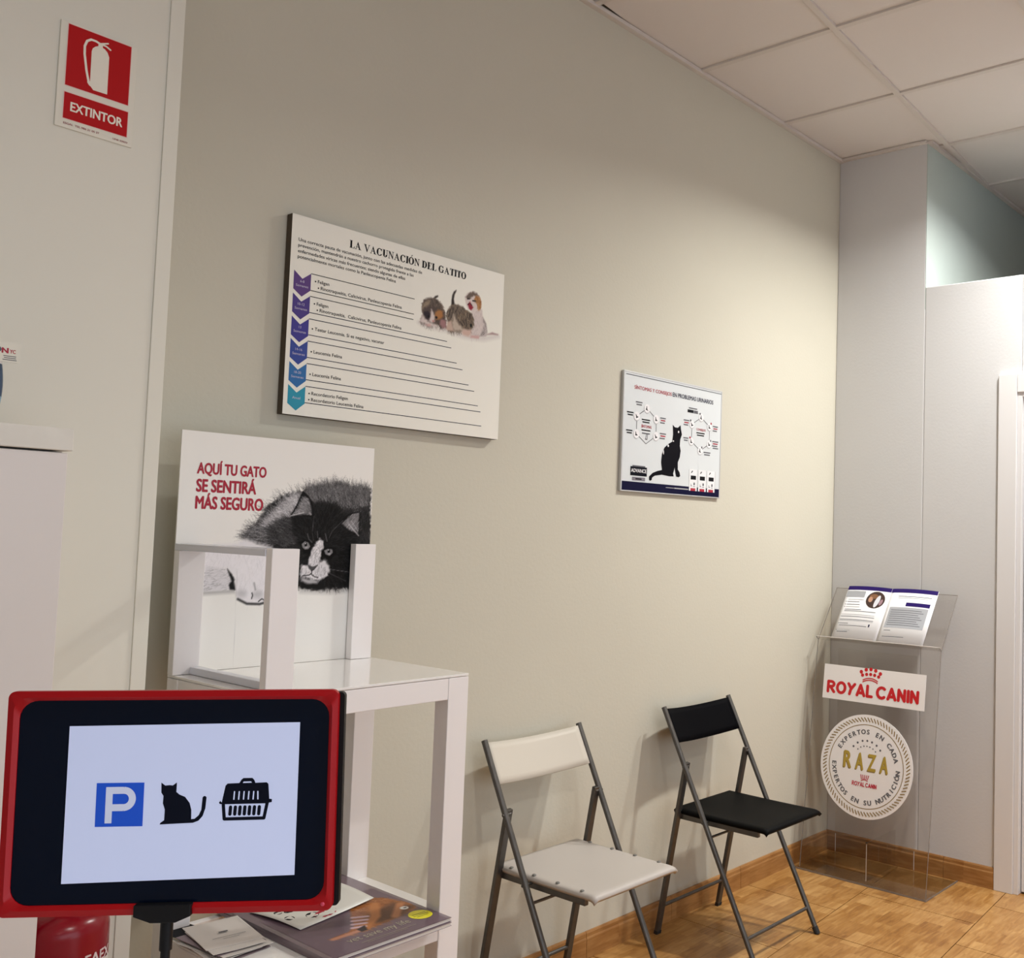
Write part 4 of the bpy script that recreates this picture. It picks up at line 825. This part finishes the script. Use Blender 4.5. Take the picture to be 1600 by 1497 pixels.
flat('rope_border', rope, M_GOLDDK, bd, .0034); flat('gold_ring', [ring(bcx,bcy,.1655,.1685)], M_GOLDDK, bd, .0034)
def arc_text(s, r, a_mid, span, cap, top=True):
    out = []; n = len(s)
    for i,chh in enumerate(s):
        if chh == ' ': continue
        f = (i/(n-1)-.5)*span; a = math.radians(a_mid-f if top else a_mid+f); g = text(chh,.045); x0,y0,x1,y1 = bounds(g); k = cap/.729
        g = xf(g,k,k,-(x0+x1)/2*k,-cap/2)
        out += xf(g,1,1,bcx+r*math.cos(a),bcy+r*math.sin(a),a-PI/2 if top else a+PI/2)
    return out
flat('arc_lettering', arc_text('EXPERTOS EN CADA',.139,85,134,.019), M_GREYINK, bd, .0034); flat('arc_lettering', arc_text('EXPERTOS EN SU NUTRICIÓN',.143,270,176,.019,False), M_GREYINK, bd, .0034)
def raza(dx,dy): return [q for k,chh in enumerate('RAZA') for q in fit(text(chh,.035),bcx-.101+.055*k+dx,bcy-.016+dy,bcx-.064+.055*k+dx,bcy+.052+dy)]
flat('raza_shadow', raza(-.003,-.004), M_GOLDDK, bd, .0034); flat('raza_lettering', raza(0,0), M_GOLD, bd, .0037)
dots = [disc(bcx+.073*math.cos(math.radians(a))*1.0,bcy+.035+.068*math.sin(math.radians(a)),.0045,10) for a in (34,54,73,90,107,126,146)]+[disc(bcx+.052*math.cos(math.radians(a)),bcy+.035+.046*math.sin(math.radians(a)),.003,10) for a in (40,58,75,90,105,122,140)]
flat('star_dots', dots, M_GREYINK, bd, .0034)
flat('small_logo', fit(rounded('ROYAL CANIN',.2),bcx-.056,bcy-.082,bcx+.056,bcy-.064)+stroke(arc(bcx,bcy-.075,.022,.022,50,130,6),.003)+[q for i in (-2,-1,0,1,2) for q in stroke([(bcx+i*.0065,bcy-.052),(bcx+i*.009,bcy-.035)],.0032)], mat('small_logo_red','#C01838',.4), bd, .0034)
# open brochure on the sloping desk
br_ = thing('open_brochure', 'open brochure with purple header and round photograph on the clear stand', 'brochure')
d = dd; X = Vector((0,-1,0)); Zn = X.cross(d); og = Vector((BEND[0],-.115,BEND[1]))+d*.006+Zn*.0062
br_.matrix_world = Matrix(((X.x,d.x,Zn.x,og.x),(X.y,d.y,Zn.y,og.y),(X.z,d.z,Zn.z,og.z),(0,0,0,1)))
BW,BH = .420,.272
def page(x0,x1,sg): return lambda u,v:(x0+(x1-x0)*u, BH*v, .0015+.007*math.sin(PI*(u if sg > 0 else 1-u))**.8*(1-.0*v)+(.001))
for nme,x0,x1,sg in (('page',0,BW/2,1),('page',BW/2,BW,-1)): MB().grid(14,2,page(x0,x1,sg)).build(nme, M_PAPER, br_, smooth=True, solid=.0012)
def on_page(x, y, lift=.0006):
    u = x/(BW/2) if x < BW/2 else (x-BW/2)/(BW/2); return (x,y,.0025+.007*math.sin(PI*min(max(u,0),1))**.8+lift)
def page_rect(name, x0,y0,x1,y1, m, lift=.0006):
    n = max(2,int((x1-x0)/.012)); MB().grid(n,1,lambda u,v:on_page(x0+(x1-x0)*u,y0+(y1-y0)*v,lift)).build(name, m, br_)
M_SILV = mat('print_silver','#A3A5AA',.35)
page_rect('header_band',0.001,BH-.020,BW/2-.0005,BH,M_PURPLE); page_rect('header_band',BW/2+.0005,BH-.020,BW-.001,BH,M_PURPLE)
page_rect('grey_box',.003,BH-.058,.095,BH-.026,M_SILV); page_rect('grey_panel',.226,.075,.400,.178,M_SILV); page_rect('purple_label',.295,.184,.402,.203,M_PURPLE)
for k,(x0,x1,y) in enumerate([(.020,.098,.200),(.020,.080,.188),(.020,.085,.174),(.020,.088,.162),(.020,.100,.148),(.020,.170,.140),(.012,.170,.122),(.012,.172,.112),(.012,.172,.096),(.012,.172,.090),(.018,.060,.076),(.018,.150,.066),(.018,.080,.042),(.018,.070,.034),(.250,.400,.232),(.250,.385,.224),(.232,.262,.060),(.232,.330,.030)]): page_rect('text_bar',x0,y,x1,y+.0028,M_GREYINK if k%3 else M_LIGHTINK)
for k in range(8): page_rect('text_bar',.236,.088+.0105*k,.385-.01*(k%3),.091+.0105*k,M_GREYINK,.0009)
for y in (.188,.174,.162,.076,.042): page_rect('bullet',.012,y,.0155,y+.0035,M_NAVY)
def page_disc(name, cx,cy,r,m,lift,ry=None,rot=0.):
    n = 26; ry = ry or r; V = []
    for k in range(n):
        a = 2*PI*k/n; V.append(on_page(cx+r*math.cos(a)*math.cos(rot)-ry*math.sin(a)*math.sin(rot),cy+r*math.cos(a)*math.sin(rot)+ry*math.sin(a)*math.cos(rot),lift))
    mb = MB(); mb._add(V+[on_page(cx,cy,lift)],[(k,(k+1)%n,n) for k in range(n)]); return mb.build(name, m, br_)
page_disc('round_photo',.150,.205,.043,mat('photo_dark','#3A2622',.3),.0008); page_disc('photo_hair',.140,.222,.020,mat('photo_brown','#7A5236',.3),.0011,.012); page_disc('photo_face',.128,.205,.010,mat('photo_skin','#B58A72',.3),.0011,.014); page_disc('photo_coat',.160,.198,.010,mat('photo_white','#CFCFD6',.3),.0011,.032,-.2); page_disc('photo_cloth',.178,.195,.007,mat('photo_mauve','#9A7C84',.3),.0011,.016,-.2)
page_rect('bottle_icon',.157,.066,.163,.080,M_NAVY,.0009)

# ================================================================ white cabinet at the column and the bag on it
t = thing('storage_cabinet', 'plain white cabinet with overhanging top in front of the column', 'cabinet', (-3.87,-.38,0))
cb = lambda n,lo,hi,m,bv=.0015:bx(n,(lo[0]+3.87,lo[1]+.38,lo[2]),(hi[0]+3.87,hi[1]+.38,hi[2]),m,t,bv)
M_CAB = mat('cabinet_white','#DDD6D1',.45); M_CABTOP = mat('cabinet_top','#DCD7CC',.4,var=.05,vscale=14)
cb('body',(-4.30,-.482,.0),(-3.446,-.256,1.4925),M_CAB); cb('front_panel',(-4.30,-.4985,.02),(-3.4445,-.4825,1.4905),M_CAB); cb('top',(-4.31,-.503,1.494),(-3.4385,-.256,1.5305),M_CABTOP)
t = thing('product_bag', 'blue bag with pale blue foot and white card on the cabinet top', 'bag', (-3.590,-.43,1.5308))
def bagp(m0,m1): 
    mb = MB(); R = []
    for k in range(7):
        f = m0+(m1-m0)*k/6; z = f*.125; w = .058+.008*math.sin(PI*min(1,f*.95))-.010*max(0,f-.85)*6; dth = .030*(1-.55*f**3)
        R.append([(w*math.copysign(abs(math.cos(a))**.5,math.cos(a)),dth*math.copysign(abs(math.sin(a))**.7,math.sin(a)),z) for a in [2*PI*q/24 for q in range(24)]])
    V = [p for r in R for p in r]; F = [(i*24+k,i*24+(k+1)%24,(i+1)*24+(k+1)%24,(i+1)*24+k) for i in range(6) for k in range(24)]+[tuple(range(24))[::-1],tuple(range(144,168))]
    mb._add(V,F); return mb
bagp(0,.36).build('lower_panel', mat('bag_lightblue','#7FA3B8',.4), t, smooth='auto'); bagp(.36,.78).build('upper_panel', mat('bag_navy','#143A5C',.4), t, smooth='auto'); bagp(.78,.86).build('top_seal', M_PAPER, t, smooth='auto')
cd = bx('card', (.035,-.034,.099),(.078,-.032,.131), M_PAPERWARM, t)
o = flat('card_lettering', text_at('N',.052,.113,.0085,.010,.05)+text_at('YC',.0635,.1135,.006,.0085,.04), M_CRIMSON, cd, 0); o.location = (0,-.0342,0); o.rotation_euler = (PI/2,0,0)
o = flat('card_lines', [rect(.055,.108,.073,.1092),rect(.056,.105,.073,.1062),rect(.054,.102,.074,.1032)], M_GREYINK, cd, 0); o.location = (0,-.0342,0); o.rotation_euler = (PI/2,0,0)
o = flat('card_mark', [disc(.046,.118,.006,18,.005)], M_GREYINK, cd, 0); o.location = (0,-.0341,0); o.rotation_euler = (PI/2,0,0)

# ================================================================ fire extinguisher hung on the column behind the red sign
t = thing('fire_extinguisher', 'red fire extinguisher hanging on the column beside the cabinet', 'fire extinguisher', (-3.352,-.352,.222))
M_EXT = mat('extinguisher_red','#820618',.25,spec=.4)
R = .0775
MB().lathe([(0,0),(.06,0),(.072,.006),(R,.02),(R,.455),(.0755,.466),(.069,.477),(.055,.486),(.035,.491),(.024,.493),(.022,.51),(0,.51)],48).build('cylinder', M_EXT, t, smooth='auto')
MB().lathe([(R+.0008,.02),(R+.002,.035),(R+.002,.05),(R+.0008,.06)],48).build('foot_ring', M_BLACKRUB, t, smooth=True)
MB().lathe([(0,.51),(.024,.51),(.024,.525),(.016,.53),(.016,.56),(0,.56)],24).build('valve', mat('brass','#8A6A30',.35,.9), t, smooth='auto')
MB().tube([(0,.0,.548),(.03,-.05,.556),(.045,-.085,.548)],.008,8,.5).build('lever', M_BLACKPL, t, smooth='auto'); MB().tube([(0,0,.57),(.03,-.05,.582),(.047,-.09,.578)],.008,8,.5).build('lever', M_BLACKPL, t, smooth='auto')
MB().tube([(.0,-.01,.54),(-.04,-.03,.545),(-.066,-.048,.50),(-.0685,-.050,.40),(-.068,-.050,.20)],.007,10).build('hose', M_BLACKRUB, t, smooth='auto')
bx('wall_bracket', (-.03,.075,.35),(.03,.102,.44), M_METAL, t, .003)
def wrap(shapes, zoff, a0, r):
    V = []; F = []
    for v,f in shapes:
        n = len(V); V += [((r)*math.sin(a0+x/r),-(r)*math.cos(a0+x/r),zoff+y) for x,y in v]; F += [tuple(i+n for i in q) for q in f]
    return V,F
V,F = wrap(text_at('FAEX',0,0,.019,.062,.03),.404,.16,R+.0009); me = bpy.data.meshes.new('label_lettering'); me.from_pydata(V,[],F); link('label_lettering', me, mat('label_pale','#DCC8C8',.4), t)
V,F = wrap([(lambda g:([(x,y) for x,y in g],[(i,i+1,i+14,i+13) for i in range(12)]))([(-.01+.09*k/12,-.125) for k in range(13)]+[(-.01+.09*k/12,-.012) for k in range(13)])],.415,.0,R+.0006); me = bpy.data.meshes.new('label'); me.from_pydata(V,[],F); link('label', me, mat('label_paper','#D8D2CC',.4), t)

# ================================================================ red-framed sign on its stand, on the reception desk
desk = thing('reception_desk', 'white reception desk below the red-framed sign', 'desk', (-3.85,-1.55,0), (0,0,math.radians(-47)))
bx('desk_top',(-.62,-.33,.722),(.62,.33,.75),M_WHITE,desk,.003); bx('front_panel',(-.60,.27,0),(.60,.29,.722),M_WHITE,desk,.002); bx('side_panel',(-.60,-.30,0),(-.58,.27,.722),M_WHITE,desk,.002); bx('side_panel',(.58,-.30,0),(.60,.27,.722),M_WHITE,desk,.002)
t = thing('display_sign', 'red-framed black sign on a stand with parking, cat and pet carrier icons', 'sign')
ya,pi_,ro = math.radians(-47.14),math.radians(1.576),math.radians(1.346)
r1 = Vector((math.cos(ya),math.sin(ya),0)); n1 = Vector((math.sin(ya)*math.cos(pi_),-math.cos(ya)*math.cos(pi_),math.sin(pi_))); u1 = n1.cross(r1)
if u1.z < 0: u1 = -u1
X = r1*math.cos(ro)+u1*math.sin(ro); Yv = -r1*math.sin(ro)+u1*math.cos(ro); cc = Vector((-3.6563,-1.3252,1.1264)); W,H = .300,.204
og = cc-X*W/2-Yv*H/2
t.matrix_world = Matrix(((X.x,Yv.x,n1.x,og.x),(X.y,Yv.y,n1.y,og.y),(X.z,Yv.z,n1.z,og.z),(0,0,0,1)))
def rrect(x0,y0,x1,y1,r,n=6): return arc(x1-r,y1-r,r,r,0,90,n)+arc(x0+r,y1-r,r,r,90,180,n)+arc(x0+r,y0+r,r,r,180,270,n)+arc(x1-r,y0+r,r,r,270,360,n)
oo,ii = rrect(0,0,W,H,.0065),rrect(.0098,.0096,W-.0085,H-.0088,.0165)
mb = MB(); N_ = len(oo); im = rrect(.0062,.006,W-.005,H-.0055,.012)
V = [(x,y,-.004) for x,y in oo]+[(x,y,.0022) for x,y in oo]+[(x,y,.004) for x,y in im]+[(x,y,.0004) for x,y in ii]+[(x,y,-.004) for x,y in ii]
mb._add(V,[(k*N_+i,k*N_+(i+1)%N_,(k+1)*N_+(i+1)%N_,(k+1)*N_+i) for k in range(4) for i in range(N_)]+[(4*N_+i,4*N_+(i+1)%N_,(i+1)%N_,i) for i in range(N_)])
mb.build('red_frame', mat('frame_red','#A5030D',.32,spec=.3), t, smooth='auto')
MB().prism(rrect(.003,.0025,W+.0045,H-.003,.004),-.012,-.0042).build('back_shell', M_BLACKPL, t)
MB().prism(ii,-.0035,-.0006).build('black_panel', mat('panel_black',(.0015,.0045,.014),.12,spec=.14), t)
MB().lathe([(0,.001),(.0016,.0008),(.002,0)],10,(W-.0085,.0065,.0036)).build('frame_pin', mat('pin_red','#D0405A',.3), t, smooth=True)
flat('lit_screen', [P((.0545,.0285),(.2640,.0325),(.2645,.1735),(.0548,.1715))], mat('screen_bluewhite','#C9D2F0',.45,emit=(.60,.70,1.0),estr=.17), t, .0)  # face built as a screen, with a faint glow added to its colour
Z = .0002
ps = flat('parking_square', [rect(.0818,.0794,.1245,.1192)], mat('parking_blue','#0B43B4',.4,emit=(.0,.06,.42),estr=.3), t, Z); flat('parking_letter', stroke([(.0935,.0825),(.0935,.1155)],.0062,False)+[rect(.0904,.1092,.1065,.1155),rect(.0904,.0935,.1065,.0998)]+stroke(arc(.1065,.1045,.0079,.0079,90,-90,14),.0063,False), mat('parking_white','#BFC5DA',.45,emit=(.60,.66,.85),estr=.2), ps, .0001)  # square and letter carry a faint added screen glow too
cz = [(935,110),(985,150),(1040,145),(1080,150),(1130,110),(1128,235),(1170,270),(1240,300),(1300,380),(1325,470),(1328,590),(1370,585),(1420,540),(1450,470),(1460,310),(1475,293),(1495,293),(1510,310),(1500,450),(1470,550),(1420,610),(1350,637),(1250,640),(935,652),(945,630),(990,598),(992,460),(965,380),(968,285),(940,240)]
flat('cat_icon', [P(*[(.1398+(x-935)/575*.0415,.1190-(y-110)/545*.0385) for x,y in cz])], mat('icon_dark','#0C1120',.6,spec=.1), t, Z)
kx = lambda x,y:(.1926+(x-145)/1365*.0488,.1222-(y-180)/1040*.0395)
K = mat('icon_dark','#0C1120',.6,spec=.1)
top_ = [kx(*p) for p in [(220,770),(300,360),(350,310),(650,300),(700,220),(750,180),(980,180),(1030,230),(1060,300),(1350,290),(1395,330),(1430,690),(1500,700),(1500,770),(1430,785),(1410,800),(250,810),(170,800),(148,770),(180,725)]]
ca = flat('carrier_icon', [P(*top_)]+stroke([kx(*p) for p in [(260,800),(300,1165),(1310,1155),(1380,790)]],.0030), K, t, Z)
flat('carrier_slots', [q for x in (525,648,772,895,1018,1140) for q in stroke([kx(x,690),kx(x+10 if x < 1100 else x-8,510)],.0012)]+[P(kx(740,300),kx(760,265),kx(950,262),kx(970,295))], mat('screen_bluewhite','#D3DAF3',.45), ca, .0001)
flat('carrier_bars', [q for x in (450,572,694,816,938,1060,1185) for q in stroke([kx(x,880),kx(x-10,1050)],.0030)], K, ca, .0001)
cl = MB().prism([(W/2-.0275,.010),(W/2+.0235,.010),(W/2+.0235,-.0005),(W/2+.010,-.0062),(W/2-.012,-.0062),(W/2-.0275,-.0005)],-.016,.0075).build('clip', M_BLACKPL, t, bevel=.0008)
pole_top = t.matrix_world @ Vector((W/2-.001,.0,-.004)); inv = t.matrix_world.inverted()
P3 = lambda x,y,z: inv @ Vector((x,y,z))
px_,py_,pz_ = pole_top
MB().tube([P3(px_,py_,pz_),P3(px_,py_,pz_-.034)],.0056,14).build('pole', M_BLACKPL, t, smooth='auto'); MB().tube([P3(px_,py_,pz_-.034),P3(px_,py_,.758)],.0042,14).build('pole', M_BLACKPL, t, smooth='auto')
b = MB().lathe([(0,0),(.055,0),(.055,.004),(.048,.007),(.008,.010),(0,.010)],32).build('stand_base', M_BLACKPL, t, smooth='auto'); b.matrix_local = inv @ Matrix.Translation((px_,py_,.7505))
